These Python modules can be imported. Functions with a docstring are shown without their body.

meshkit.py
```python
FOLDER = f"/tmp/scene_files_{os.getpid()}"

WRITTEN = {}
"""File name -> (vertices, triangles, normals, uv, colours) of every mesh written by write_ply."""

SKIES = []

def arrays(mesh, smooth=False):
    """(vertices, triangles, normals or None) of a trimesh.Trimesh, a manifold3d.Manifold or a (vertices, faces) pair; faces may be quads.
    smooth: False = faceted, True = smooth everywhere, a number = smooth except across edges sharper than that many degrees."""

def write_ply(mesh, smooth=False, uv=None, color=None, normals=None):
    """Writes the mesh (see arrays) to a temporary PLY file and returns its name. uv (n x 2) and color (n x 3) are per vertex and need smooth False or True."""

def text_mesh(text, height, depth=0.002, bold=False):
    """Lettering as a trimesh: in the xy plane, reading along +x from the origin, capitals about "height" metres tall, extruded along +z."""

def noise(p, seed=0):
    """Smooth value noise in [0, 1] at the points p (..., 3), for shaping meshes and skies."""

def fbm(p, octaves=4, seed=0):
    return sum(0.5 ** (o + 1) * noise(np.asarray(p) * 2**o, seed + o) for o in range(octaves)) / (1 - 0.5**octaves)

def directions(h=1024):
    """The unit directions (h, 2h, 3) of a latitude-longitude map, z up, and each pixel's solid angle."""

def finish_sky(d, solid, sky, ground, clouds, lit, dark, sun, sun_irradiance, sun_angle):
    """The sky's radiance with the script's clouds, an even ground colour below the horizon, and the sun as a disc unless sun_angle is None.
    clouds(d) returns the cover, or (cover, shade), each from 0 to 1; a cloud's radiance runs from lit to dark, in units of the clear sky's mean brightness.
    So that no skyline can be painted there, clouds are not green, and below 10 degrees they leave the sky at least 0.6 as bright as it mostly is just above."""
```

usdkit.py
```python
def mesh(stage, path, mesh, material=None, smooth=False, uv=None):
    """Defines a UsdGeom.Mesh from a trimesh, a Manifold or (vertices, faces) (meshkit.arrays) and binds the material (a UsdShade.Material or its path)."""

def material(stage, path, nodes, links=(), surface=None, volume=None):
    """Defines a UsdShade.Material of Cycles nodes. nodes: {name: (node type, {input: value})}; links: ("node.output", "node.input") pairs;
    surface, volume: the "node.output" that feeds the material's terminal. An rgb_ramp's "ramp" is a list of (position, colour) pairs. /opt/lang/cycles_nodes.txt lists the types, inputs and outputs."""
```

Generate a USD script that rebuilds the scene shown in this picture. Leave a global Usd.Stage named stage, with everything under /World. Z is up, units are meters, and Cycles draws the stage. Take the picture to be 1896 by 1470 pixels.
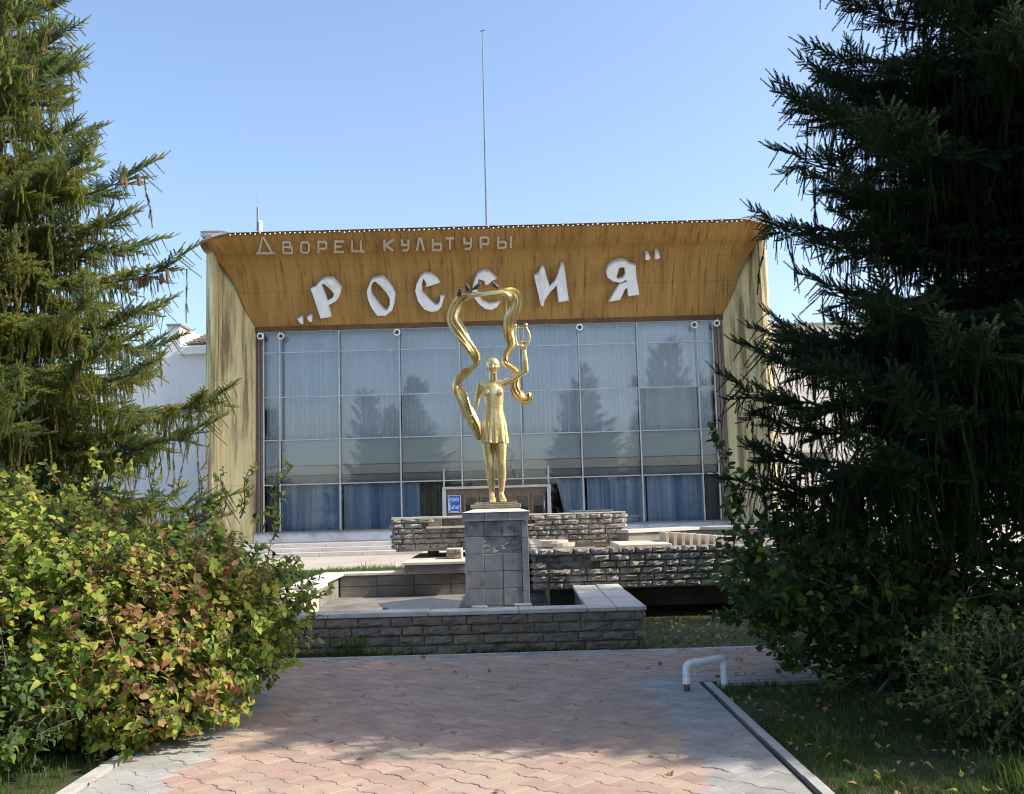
import math, random
import numpy as np, trimesh, usdkit, meshkit
import manifold3d as m3
from scipy.spatial.transform import Rotation
from scipy.interpolate import PchipInterpolator, CubicSpline
from shapely.geometry import Polygon, LineString, MultiPolygon
from shapely.ops import unary_union
from pxr import Usd, UsdGeom, UsdLux, UsdShade, Gf, Sdf, Vt

stage = Usd.Stage.CreateInMemory()
UsdGeom.SetStageUpAxis(stage, UsdGeom.Tokens.z)
UsdGeom.SetStageMetersPerUnit(stage, 1.0)
UsdGeom.Xform.Define(stage, '/World')
UsdGeom.Scope.Define(stage, '/World/Looks')
rng = np.random.default_rng(7)
random.seed(7)

# ------------------------------------------------------------------ camera, sky, sun, exposure
EYE = np.array([0.0, 0.0, 1.65]); FPX = 1900.0
PITCH = math.atan(195.0 / FPX); ROLL = math.radians(1.55)
EXPOSURE = 1.05
SKY_STRENGTH, SUN_INTENSITY = 0.14, 0.86
SUN_EL, SUN_FRONT = math.radians(39), math.radians(5.0)
_F = np.array([0, math.cos(PITCH), math.sin(PITCH)]); _U = np.array([0, -math.sin(PITCH), math.cos(PITCH)]); _R = np.array([1.0, 0, 0])
CR = _R * math.cos(ROLL) - _U * math.sin(ROLL); CU = _U * math.cos(ROLL) + _R * math.sin(ROLL)
cam = UsdGeom.Camera.Define(stage, '/World/camera')
M = np.eye(4); M[0, :3], M[1, :3], M[2, :3], M[3, :3] = CR, CU, -_F, EYE
cam.AddTransformOp().Set(Gf.Matrix4d(M.tolist()))
cam.CreateHorizontalApertureAttr(36.0); cam.CreateVerticalApertureAttr(36.0 * 794 / 1024)
cam.CreateFocalLengthAttr(36.0 * FPX / 1896); cam.CreateClippingRangeAttr(Gf.Vec2f(0.1, 5000))
cam.CreateExposureAttr(EXPOSURE)

SUN = np.array([math.cos(SUN_EL) * math.cos(SUN_FRONT), -math.cos(SUN_EL) * math.sin(SUN_FRONT), math.sin(SUN_EL)])
usdkit.material(stage, '/World/Looks/sky_look', {
    'sky': ('sky_texture', {'sky_type': 'single_scattering', 'sun_disc': False, 'sun_elevation': SUN_EL, 'sun_rotation': math.atan2(SUN[0], SUN[1]), 'altitude': 200.0, 'air_density': 1.0, 'aerosol_density': 2.6, 'ozone_density': 2.0}),
    'bg': ('background_shader', {'strength': SKY_STRENGTH})}, [('sky.color', 'bg.color')], surface='bg.background')
dome = UsdLux.DomeLight.Define(stage, '/World/sky'); dome.CreateIntensityAttr(1.0)
dome.GetPrim().SetCustomDataByKey('kind', 'structure')
UsdShade.MaterialBindingAPI.Apply(dome.GetPrim()).Bind(UsdShade.Material.Get(stage, '/World/Looks/sky_look'))
sun = UsdLux.DistantLight.Define(stage, '/World/sun')
sun.CreateIntensityAttr(SUN_INTENSITY); sun.CreateAngleAttr(0.5); sun.CreateNormalizeAttr(True); sun.CreateColorAttr(Gf.Vec3f(1.0, 0.93, 0.82))
_x = np.cross([0, 0, 1], SUN); _x /= np.linalg.norm(_x); _y = np.cross(SUN, _x)
ML = np.eye(4); ML[0, :3], ML[1, :3], ML[2, :3] = _x, _y, SUN
sun.AddTransformOp().Set(Gf.Matrix4d(ML.tolist()))

def ray(px, py):
    return _F + CR * ((px - 948) / FPX) - CU * ((py - 735) / FPX)
def at(px, py, Y):
    d = ray(px, py); return EYE + d * (Y / d[1])
def ground(px, py, z=0.0):
    d = ray(px, py); return EYE + d * ((z - EYE[2]) / d[2])

# ------------------------------------------------------------------ materials
LOOKS = '/World/Looks/'
def mat(name, c1, c2=None, scale=4.0, stretch=(1, 1, 1), rough=0.8, metal=0.0, bump=0.0, bscale=None, bdist=0.01, lo=0.35, hi=0.65, detail=4, c3=None, s3=0.7, spec=0.4, st3=(1, 1, 1), lo3=0.5, hi3=0.7, bstretch=None):
    n = {'geo': ('geometry', {}), 'p': ('principled_bsdf', {'roughness': rough, 'metallic': metal, 'specular_ior_level': spec})}
    L = []
    if c2 is None:
        n['p'][1]['base_color'] = c1
    else:
        n['map'] = ('mapping', {'scale': stretch}); n['n'] = ('noise_texture', {'scale': scale, 'detail': float(detail), 'roughness': 0.6})
        n['r'] = ('rgb_ramp', {'ramp': [(0, c1), (lo, c1), (hi, c2), (1, c2)]})
        L += [('geo.position', 'map.vector'), ('map.vector', 'n.vector'), ('n.fac', 'r.fac')]
        out = 'r.color'
        if c3 is not None:
            n['map3'] = ('mapping', {'scale': st3, 'location': (3.1, 5.7, 1.3)}); n['n3'] = ('noise_texture', {'scale': s3, 'detail': 5.0, 'roughness': 0.65})
            n['r3'] = ('rgb_ramp', {'ramp': [(0, (0, 0, 0)), (lo3, (0, 0, 0)), (hi3, (1, 1, 1)), (1, (1, 1, 1))]})
            n['mx'] = ('mix_color', {'b': c3})
            n['sc'] = ('separate_color', {})
            L += [('geo.position', 'map3.vector'), ('map3.vector', 'n3.vector'), ('n3.fac', 'r3.fac'), ('r3.color', 'sc.color'), ('sc.r', 'mx.fac'), (out, 'mx.a')]
            out = 'mx.result'
        L.append((out, 'p.base_color'))
    if bump:
        n['bm'] = ('mapping', {'scale': bstretch or stretch}); n['bn'] = ('noise_texture', {'scale': bscale or scale * 4, 'detail': 4.0, 'roughness': 0.6})
        n['b'] = ('bump', {'strength': bump, 'distance': bdist})
        L += [('geo.position', 'bm.vector'), ('bm.vector', 'bn.vector'), ('bn.fac', 'b.height'), ('b.normal', 'p.normal')]
    return usdkit.material(stage, LOOKS + name, n, L, surface='p.BSDF')

def leaf_mat(name, c1, c2, scale=2.5, trans=0.35, tcol=None, rough=0.6):
    tc = tcol or tuple(min(1, 1.6 * x) for x in c2)
    return usdkit.material(stage, LOOKS + name, {
        'geo': ('geometry', {}), 'n': ('noise_texture', {'scale': scale, 'detail': 3.0}),
        'r': ('rgb_ramp', {'ramp': [(0, c1), (0.35, c1), (0.65, c2), (1, c2)]}),
        'p': ('principled_bsdf', {'roughness': rough, 'specular_ior_level': 0.22}), 't': ('translucent_bsdf', {'color': tc}), 'm': ('mix_closure', {'fac': trans})},
        [('geo.position', 'n.vector'), ('n.fac', 'r.fac'), ('r.color', 'p.base_color'), ('p.BSDF', 'm.closure1'), ('t.BSDF', 'm.closure2')], surface='m.closure')

K = {}
K['soil'] = mat('soil', (0.07, 0.055, 0.035), (0.13, 0.11, 0.06), 1.2, bump=0.5, bscale=20, c3=(0.05, 0.07, 0.02), s3=0.8)
K['lawn'] = mat('lawn', (0.022, 0.032, 0.01), (0.045, 0.055, 0.018), 2.0, bump=0.6, bscale=30, c3=(0.09, 0.07, 0.035), s3=1.1, lo3=0.55, hi3=0.75)
K['plaza'] = mat('plaza_concrete', (0.35, 0.31, 0.26), (0.43, 0.385, 0.325), 0.6, bump=0.15, bscale=30, c3=(0.29, 0.26, 0.215), s3=2.5, lo3=0.55, hi3=0.8)
K['joint'] = mat('joint_sand', (0.11, 0.085, 0.06), (0.17, 0.135, 0.1), 6.0, bump=0.3, bscale=60, c3=(0.07, 0.08, 0.03), s3=1.5)
for i, (a, b) in enumerate([((0.34, 0.225, 0.178), (0.41, 0.285, 0.222)), ((0.385, 0.27, 0.21), (0.44, 0.325, 0.248)), ((0.31, 0.218, 0.175), (0.38, 0.28, 0.218))]):
    K['pink%d' % i] = mat('pink_paver_' + 'abc'[i], a, b, 5.0, rough=0.9, bump=0.35, bscale=120, bdist=0.004, c3=(0.38, 0.31, 0.23), s3=2.6, lo3=0.48, hi3=0.72, spec=0.25)
for i, (a, b) in enumerate([((0.30, 0.29, 0.265), (0.37, 0.36, 0.33)), ((0.33, 0.32, 0.295), (0.4, 0.385, 0.35)), ((0.275, 0.265, 0.25), (0.34, 0.325, 0.3))]):
    K['grey%d' % i] = mat('grey_paver_' + 'abc'[i], a, b, 5.0, rough=0.9, bump=0.35, bscale=120, bdist=0.004, c3=(0.22, 0.21, 0.185), s3=1.6, lo3=0.5, hi3=0.75, spec=0.25)
K['kerb'] = mat('kerb_concrete', (0.36, 0.35, 0.32), (0.46, 0.44, 0.4), 6.0, bump=0.3, bscale=60)
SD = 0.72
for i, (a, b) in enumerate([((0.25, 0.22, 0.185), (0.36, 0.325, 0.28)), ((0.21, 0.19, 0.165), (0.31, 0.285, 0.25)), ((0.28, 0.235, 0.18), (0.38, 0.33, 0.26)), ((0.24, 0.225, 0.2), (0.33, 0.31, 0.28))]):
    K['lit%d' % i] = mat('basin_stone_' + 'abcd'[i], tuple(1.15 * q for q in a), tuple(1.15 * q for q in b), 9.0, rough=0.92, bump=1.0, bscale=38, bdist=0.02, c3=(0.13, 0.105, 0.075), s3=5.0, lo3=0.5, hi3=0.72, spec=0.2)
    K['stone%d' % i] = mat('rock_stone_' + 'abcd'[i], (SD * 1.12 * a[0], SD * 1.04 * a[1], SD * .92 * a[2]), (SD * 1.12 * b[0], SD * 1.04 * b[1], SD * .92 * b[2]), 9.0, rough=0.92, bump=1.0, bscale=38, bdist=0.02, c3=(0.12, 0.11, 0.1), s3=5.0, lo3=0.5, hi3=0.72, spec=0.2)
K['mortar'] = mat('mortar', (0.10, 0.09, 0.08), (0.16, 0.145, 0.125), 8.0, bump=0.6, bscale=50)
K['coping'] = mat('coping_slab', (0.48, 0.45, 0.4), (0.58, 0.55, 0.49), 3.0, bump=0.3, bscale=50, c3=(0.3, 0.27, 0.23), s3=2.2, lo3=0.5, hi3=0.75)
K['cream'] = mat('cream_concrete', (0.46, 0.4, 0.31), (0.56, 0.5, 0.4), 3.0, bump=0.3, bscale=40, c3=(0.36, 0.29, 0.22), s3=2.0, lo3=0.52, hi3=0.75)
K['pool_concrete'] = mat('pool_concrete', (0.15, 0.135, 0.115), (0.24, 0.215, 0.18), 2.0, bump=0.4, bscale=30, c3=(0.09, 0.08, 0.065), s3=1.4)
K['marble'] = mat('pedestal_slab', (0.21, 0.215, 0.225), (0.32, 0.325, 0.33), 4.0, rough=0.45, bump=0.08, bscale=40, c3=(0.33, 0.33, 0.33), s3=6.0, lo3=0.55, hi3=0.75)
K['marble2'] = mat('pedestal_slab_worn', (0.25, 0.24, 0.215), (0.37, 0.355, 0.32), 4.0, rough=0.7, bump=0.35, bscale=35, c3=(0.08, 0.075, 0.07), s3=4.0, lo3=0.5, hi3=0.68)
K['gold'] = usdkit.material(stage, LOOKS + 'gold_paint', {
    'geo': ('geometry', {}), 'n': ('noise_texture', {'scale': 5.0, 'detail': 5.0}), 'r': ('rgb_ramp', {'ramp': [(0, (0.55, 0.38, 0.14)), (0.35, (0.72, 0.53, 0.22)), (0.6, (0.86, 0.67, 0.32)), (1, (0.92, 0.76, 0.42))]}),
    'bn': ('noise_texture', {'scale': 22.0, 'detail': 3.0}), 'b': ('bump', {'strength': 0.25, 'distance': 0.012}),
    'rr': ('rgb_ramp', {'ramp': [(0, (0.2, 0.2, 0.2)), (1, (0.44, 0.44, 0.44))]}), 'sc': ('separate_color', {}),
    'p': ('principled_bsdf', {'metallic': 0.72, 'roughness': 0.32})},
    [('geo.position', 'n.vector'), ('n.fac', 'r.fac'), ('r.color', 'p.base_color'), ('geo.position', 'bn.vector'), ('bn.fac', 'b.height'), ('b.normal', 'p.normal'), ('bn.fac', 'rr.fac'), ('rr.color', 'sc.color'), ('sc.r', 'p.roughness')], surface='p.BSDF')
K['plinth_bronze'] = mat('plinth_gilt', (0.3, 0.26, 0.16), (0.42, 0.36, 0.22), 8.0, rough=0.5, metal=0.3, bump=0.2)
K['ochre'] = mat('ochre_soffit', (0.33, 0.195, 0.06), (0.23, 0.122, 0.04), 1.6, stretch=(1.5, 0.3, 0.14), rough=0.8, bump=0.15, bscale=16, bdist=0.02, lo=0.42, hi=0.72, detail=8, c3=(0.085, 0.038, 0.016), s3=3.0, st3=(4.2, 0.3, 0.16), lo3=0.52, hi3=0.76, spec=0.25)
K['ochre_dark'] = mat('ochre_dark', (0.16, 0.085, 0.035), (0.1, 0.055, 0.025), 3.0)
K['pier'] = mat('yellow_pier', (0.52, 0.45, 0.23), (0.62, 0.56, 0.33), 2.0, stretch=(2.2, 2.2, 0.12), rough=0.85, bump=0.5, bscale=5, bstretch=(3.5, 3.5, 0.06), bdist=0.03, lo=0.4, hi=0.66, detail=7, c3=(0.2, 0.15, 0.085), s3=1.3, st3=(2.4, 2.4, 0.2), lo3=0.46, hi3=0.62, spec=0.25)
K['white_wall'] = mat('white_wall', (0.78, 0.78, 0.79), (0.85, 0.85, 0.85), 0.5, bump=0.2, bscale=8, c3=(0.52, 0.5, 0.48), s3=1.1, st3=(1, 1, 0.4), lo3=0.58, hi3=0.85)
K['grey_wall'] = mat('grey_wall', (0.5, 0.49, 0.48), (0.58, 0.57, 0.55), 0.6, bump=0.2, bscale=8)
K['plinth'] = mat('white_plinth', (0.56, 0.57, 0.58), (0.64, 0.65, 0.66), 1.0, bump=0.1, bscale=20, c3=(0.42, 0.42, 0.42), s3=2.0)
K['step'] = mat('step_stone', (0.42, 0.39, 0.355), (0.5, 0.465, 0.425), 1.4, bump=0.15, bscale=30)
K['alu'] = mat('aluminium', (0.4, 0.41, 0.42), (0.52, 0.52, 0.52), 3.0, rough=0.4, metal=0.5)
K['brown_frame'] = mat('brown_frame', (0.11, 0.07, 0.05), (0.16, 0.1, 0.075), 5.0, rough=0.5)
K['jamb'] = mat('jamb_brown', (0.15, 0.12, 0.1), (0.22, 0.18, 0.15), 4.0, stretch=(1, 1, .1), rough=0.6)
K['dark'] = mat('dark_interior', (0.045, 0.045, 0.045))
K['interior'] = mat('interior_plaster', (0.34, 0.36, 0.34), (0.4, 0.42, 0.4), 1.0)
K['slab'] = mat('floor_slab', (0.6, 0.56, 0.5), (0.66, 0.62, 0.56), 1.0)
K['roofing'] = mat('roofing', (0.2, 0.19, 0.18), (0.28, 0.26, 0.25), 1.5)
K['spandrel'] = mat('spandrel_panel', (0.6, 0.65, 0.64), (0.68, 0.72, 0.7), 0.6)
K['band_grey'] = mat('grey_band', (0.3, 0.31, 0.3), (0.38, 0.39, 0.38), 0.8)
K['tin'] = mat('roof_tin', (0.32, 0.32, 0.3), (0.42, 0.42, 0.4), 3.0, rough=0.5, metal=0.3)
K['tile_red'] = mat('roof_tile', (0.26, 0.19, 0.15), (0.4, 0.31, 0.25), 6.0)
K['letter'] = mat('white_letter', (0.62, 0.62, 0.64), (0.7, 0.7, 0.71), 2.0, rough=0.6, c3=(0.5, 0.48, 0.46), s3=1.5, lo3=0.55, hi3=0.8)
K['letter_grey'] = mat('pale_letter', (0.44, 0.38, 0.3), (0.54, 0.48, 0.4), 6.0, rough=0.7)
K['white_paint'] = mat('white_paint', (0.8, 0.8, 0.78), (0.86, 0.86, 0.84), 8.0, rough=0.45, c3=(0.5, 0.45, 0.38), s3=6.0, lo3=0.6, hi3=0.8)
K['rust'] = mat('rusty_pipe', (0.12, 0.06, 0.035), (0.2, 0.1, 0.06), 20.0, rough=0.9)
K['black'] = mat('black_rubber', (0.02, 0.02, 0.02), rough=0.6)
K['bulb'] = mat('bulb_glass', (0.85, 0.85, 0.82), rough=0.15, spec=0.6)
K['metal_grey'] = mat('grey_metal', (0.16, 0.165, 0.17), (0.22, 0.225, 0.23), 6.0, rough=0.45, metal=0.6)
K['poster_blue'] = mat('poster_blue', (0.03, 0.1, 0.38), rough=0.4)
K['poster_white'] = mat('poster_white', (0.75, 0.78, 0.82), rough=0.5)
def curtain_mat(name, c1, c2):
    return usdkit.material(stage, LOOKS + name, {'geo': ('geometry', {}), 'map': ('mapping', {'scale': (1, 1, 0.05)}), 'n': ('noise_texture', {'scale': 3.0, 'detail': 4.0}),
        'r': ('rgb_ramp', {'ramp': [(0, c1), (0.35, c1), (0.65, c2), (1, c2)]}), 'p': ('principled_bsdf', {'roughness': 0.9, 'specular_ior_level': 0.1}), 't': ('translucent_bsdf', {}), 'm': ('mix_closure', {'fac': 0.08})},
        [('geo.position', 'map.vector'), ('map.vector', 'n.vector'), ('n.fac', 'r.fac'), ('r.color', 'p.base_color'), ('r.color', 't.color'), ('p.BSDF', 'm.closure1'), ('t.BSDF', 'm.closure2')], surface='m.closure')
K['sheer'] = curtain_mat('sheer_curtain', (0.82, 0.85, 0.89), (0.93, 0.95, 0.97))
K['blue_curtain'] = curtain_mat('blue_curtain', (0.22, 0.36, 0.56), (0.6, 0.7, 0.82))
K['grey_curtain'] = curtain_mat('grey_curtain', (0.12, 0.13, 0.12), (0.24, 0.25, 0.23))
K['glass'] = usdkit.material(stage, LOOKS + 'window_glass', {
    'f': ('fresnel', {'IOR': 1.55}), 'k': ('math', {'math_type': 'multiply_add', 'value2': 1.1, 'value3': 0.075}), 'c': ('clamp', {}),
    't': ('transparent_bsdf', {'color': (0.93, 0.95, 0.96)}), 'g': ('glossy_bsdf', {'color': (0.9, 0.93, 0.95), 'roughness': 0.018}), 'm': ('mix_closure', {})},
    [('f.fac', 'k.value1'), ('k.value', 'c.value'), ('c.result', 'm.fac'), ('t.BSDF', 'm.closure1'), ('g.BSDF', 'm.closure2')], surface='m.closure')
K['far_glass'] = mat('far_glass', (0.12, 0.14, 0.18), rough=0.1, spec=0.8)
K['bark'] = mat('spruce_bark', (0.07, 0.05, 0.038), (0.13, 0.095, 0.07), 14.0, stretch=(1, 1, .4), bump=0.7, bscale=30)
K['twig_bark'] = mat('twig_bark', (0.09, 0.065, 0.045), (0.15, 0.11, 0.075), 14.0)
K['cone'] = mat('cone_brown', (0.13, 0.07, 0.045), (0.24, 0.14, 0.09), 30.0, bump=0.8, bscale=80)
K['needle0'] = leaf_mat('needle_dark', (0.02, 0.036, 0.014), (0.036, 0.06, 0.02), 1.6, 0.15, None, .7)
K['needle1'] = leaf_mat('needle_olive', (0.075, 0.115, 0.03), (0.25, 0.26, 0.055), 2.2, 0.35)
K['needle2'] = leaf_mat('needle_blue', (0.08, 0.13, 0.06), (0.14, 0.19, 0.085), 1.6, 0.3, None, .6)
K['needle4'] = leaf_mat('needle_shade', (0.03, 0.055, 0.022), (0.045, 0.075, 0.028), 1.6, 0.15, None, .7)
K['needle3'] = leaf_mat('needle_brown', (0.12, 0.095, 0.04), (0.2, 0.16, 0.06), 1.6, 0.25)
K['leaf0'] = leaf_mat('leaf_green', (0.07, 0.13, 0.022), (0.13, 0.20, 0.035), 5.0, 0.38)
K['leaf1'] = leaf_mat('leaf_lime', (0.2, 0.26, 0.04), (0.36, 0.39, 0.065), 5.0, 0.4)
K['leaf2'] = leaf_mat('leaf_yellow', (0.34, 0.29, 0.05), (0.42, 0.37, 0.08), 5.0, 0.4)
K['leaf3'] = leaf_mat('leaf_red', (0.15, 0.055, 0.035), (0.27, 0.13, 0.06), 5.0, 0.38)
K['leaf4'] = leaf_mat('leaf_tan', (0.3, 0.2, 0.09), (0.38, 0.25, 0.13), 5.0, 0.35)
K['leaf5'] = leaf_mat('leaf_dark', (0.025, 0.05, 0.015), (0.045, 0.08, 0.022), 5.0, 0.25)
K['grass0'] = leaf_mat('grass_green', (0.035, 0.07, 0.014), (0.075, 0.12, 0.025), 3.0, 0.35)
K['grass1'] = leaf_mat('grass_dry', (0.17, 0.14, 0.06), (0.24, 0.2, 0.09), 3.0, 0.3)
K['bird'] = mat('bird_plumage', (0.03, 0.028, 0.03), (0.09, 0.08, 0.075), 40.0, rough=0.5)
K['beak'] = mat('beak_horn', (0.25, 0.18, 0.08), rough=0.4)

# ------------------------------------------------------------------ prim helpers
used = {}
def numbered(parent, name):
    k = parent + '/' + name; i = used.get(k, 0); used[k] = i + 1
    return k if i == 0 else '%s_%03d' % (k, i)
def tagp(p, label=None, cat=None, group=None, kind=None):
    for k, v in (('label', label), ('category', cat), ('group', group), ('kind', kind)):
        if v: p.SetCustomDataByKey(k, v)
class Thing:
    def __init__(s, name, label=None, cat=None, base=(0, 0, 0), group=None, kind=None, parent='/World'):
        s.path = numbered(parent, name); s.base = np.asarray(base, float)
        x = UsdGeom.Xform.Define(stage, s.path); x.AddTranslateOp().Set(Gf.Vec3d(*map(float, s.base)))
        s.prim = x.GetPrim(); tagp(s.prim, label, cat, group, kind)
    def part(s, name, mesh, m, smooth=False, parent=None, label=None, kind=None):
        V, F = vf(mesh); path = numbered(parent or s.path, name)
        g = usdkit.mesh(stage, path, (V - s.base, F), K[m], smooth)
        tagp(g.GetPrim(), label, None, None, kind); return path
def solo(name, mesh, m, label=None, cat=None, group=None, kind=None, smooth=False):
    g = usdkit.mesh(stage, numbered('/World', name), vf(mesh), K[m], smooth); tagp(g.GetPrim(), label, cat, group, kind); return g
def vf(mesh):
    if isinstance(mesh, tuple): V, F = np.asarray(mesh[0], float), np.asarray(mesh[1], int)
    elif hasattr(mesh, 'to_mesh'):
        t = mesh.to_mesh(); V, F = np.array(t.vert_properties[:, :3], float), np.array(t.tri_verts, int)
    else: V, F = np.array(mesh.vertices, float), np.array(mesh.faces, int)
    if F.shape[1] == 4: F = np.vstack([F[:, [0, 1, 2]], F[:, [0, 2, 3]]])
    return V, F
def cat(*ms):
    Vs, Fs, n = [], [], 0
    for m in ms:
        V, F = vf(m); Vs.append(V); Fs.append(F + n); n += len(V)
    return np.vstack(Vs), np.vstack(Fs)
_BF = np.array([[0, 2, 1], [0, 3, 2], [4, 5, 6], [4, 6, 7], [0, 1, 5], [0, 5, 4], [1, 2, 6], [1, 6, 5], [2, 3, 7], [2, 7, 6], [3, 0, 4], [3, 4, 7]])
def box(x0, x1, y0, y1, z0, z1, bevel=0.0):
    if bevel:
        P = []
        for sx in (0, 1):
            for sy in (0, 1):
                for sz in (0, 1):
                    c = np.array([(x0, x1)[sx], (y0, y1)[sy], (z0, z1)[sz]]); s = np.array([1 - 2 * sx, 1 - 2 * sy, 1 - 2 * sz]) * bevel
                    for k in range(3):
                        q = s.copy(); q[k] = 0; P.append(c + q)
        h = trimesh.convex.convex_hull(np.array(P)); return np.array(h.vertices), np.array(h.faces)
    V = np.array([[x0, y0, z0], [x1, y0, z0], [x1, y1, z0], [x0, y1, z0], [x0, y0, z1], [x1, y0, z1], [x1, y1, z1], [x0, y1, z1]], float)
    return V, _BF.copy()
def obox(a, b, w, z0, z1):
    """box standing on the segment a-b, w wide to its left side"""
    a, b = np.asarray(a, float)[:2], np.asarray(b, float)[:2]; d = (b - a) / np.linalg.norm(b - a); n = np.array([-d[1], d[0]]) * w
    q = [a, b, b + n, a + n]
    V = np.array([[*p, z0] for p in q] + [[*p, z1] for p in q]); return V, _BF.copy()
def prism(poly, z0, z1):
    m = trimesh.creation.extrude_polygon(Polygon(poly), z1 - z0, engine='earcut'); m.apply_translation([0, 0, z0]); return vf(m)
def wallprism(poly_xz, y0, y1):
    V, F = vf(trimesh.creation.extrude_polygon(Polygon(poly_xz), y1 - y0, engine='earcut'))
    return np.stack([V[:, 0], y1 - V[:, 2], V[:, 1]], 1), F
def sheet(poly, z):
    V, F = trimesh.creation.triangulate_polygon(Polygon(poly), engine='earcut')
    V = np.column_stack([V, np.full(len(V), z)]); F = np.asarray(F)
    c = np.cross(V[F[:, 1]] - V[F[:, 0]], V[F[:, 2]] - V[F[:, 0]])[:, 2]; F[c < 0] = F[c < 0][:, ::-1]
    return V, F
def frames(P):
    T = np.gradient(P, axis=0); T /= np.linalg.norm(T, axis=1)[:, None]
    n = np.cross(T[0], [0.3, 0.2, 1.0]); n /= np.linalg.norm(n); N = [n]
    for t in T[1:]:
        n = N[-1] - t * (N[-1] @ t); N.append(n / np.linalg.norm(n))
    N = np.array(N); return T, N, np.cross(T, N)
def tube(path, r, n=8):
    P = np.asarray(path, float); r = np.broadcast_to(np.asarray(r, float), len(P)); T, N, B = frames(P)
    a = np.arange(n) * 2 * math.pi / n
    V = (P[:, None] + r[:, None, None] * (N[:, None] * np.cos(a)[None, :, None] + B[:, None] * np.sin(a)[None, :, None])).reshape(-1, 3)
    F = []
    for i in range(len(P) - 1):
        for k in range(n):
            q = i * n + k, i * n + (k + 1) % n; F += [[q[0], q[1], q[1] + n], [q[0], q[1] + n, q[0] + n]]
    V = np.vstack([V, P[0], P[-1]]); e = len(V)
    for k in range(n):
        F += [[e - 2, (k + 1) % n, k], [e - 1, (len(P) - 1) * n + k, (len(P) - 1) * n + (k + 1) % n]]
    return V, np.array(F)
def grid(P):
    h, w = P.shape[:2]; V = P.reshape(-1, 3); F = []
    for i in range(h - 1):
        for j in range(w - 1):
            a = i * w + j; F += [[a, a + 1, a + w + 1], [a, a + w + 1, a + w]]
    return V, np.array(F)
def loft(rings, cap=True):
    """rings: (k, n, 3) closed"""
    R = np.asarray(rings); k, n = R.shape[:2]; V = R.reshape(-1, 3); F = []
    for i in range(k - 1):
        for j in range(n):
            a, b = i * n + j, i * n + (j + 1) % n; F += [[a, b, b + n], [a, b + n, a + n]]
    if cap:
        V = np.vstack([V, R[0].mean(0), R[-1].mean(0)]); e = len(V)
        for j in range(n): F += [[e - 2, (j + 1) % n, j], [e - 1, (k - 1) * n + j, (k - 1) * n + (j + 1) % n]]
    return V, np.array(F)
def ball(c, r, sub=2, s=(1, 1, 1)):
    m = trimesh.creation.icosphere(sub, 1.0); return np.array(m.vertices) * np.asarray(s) * r + np.asarray(c), np.array(m.faces)
def cyl(a, b, r, n=14):
    return tube([a, (np.asarray(a) + np.asarray(b)) / 2, b], r, n)
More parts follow.
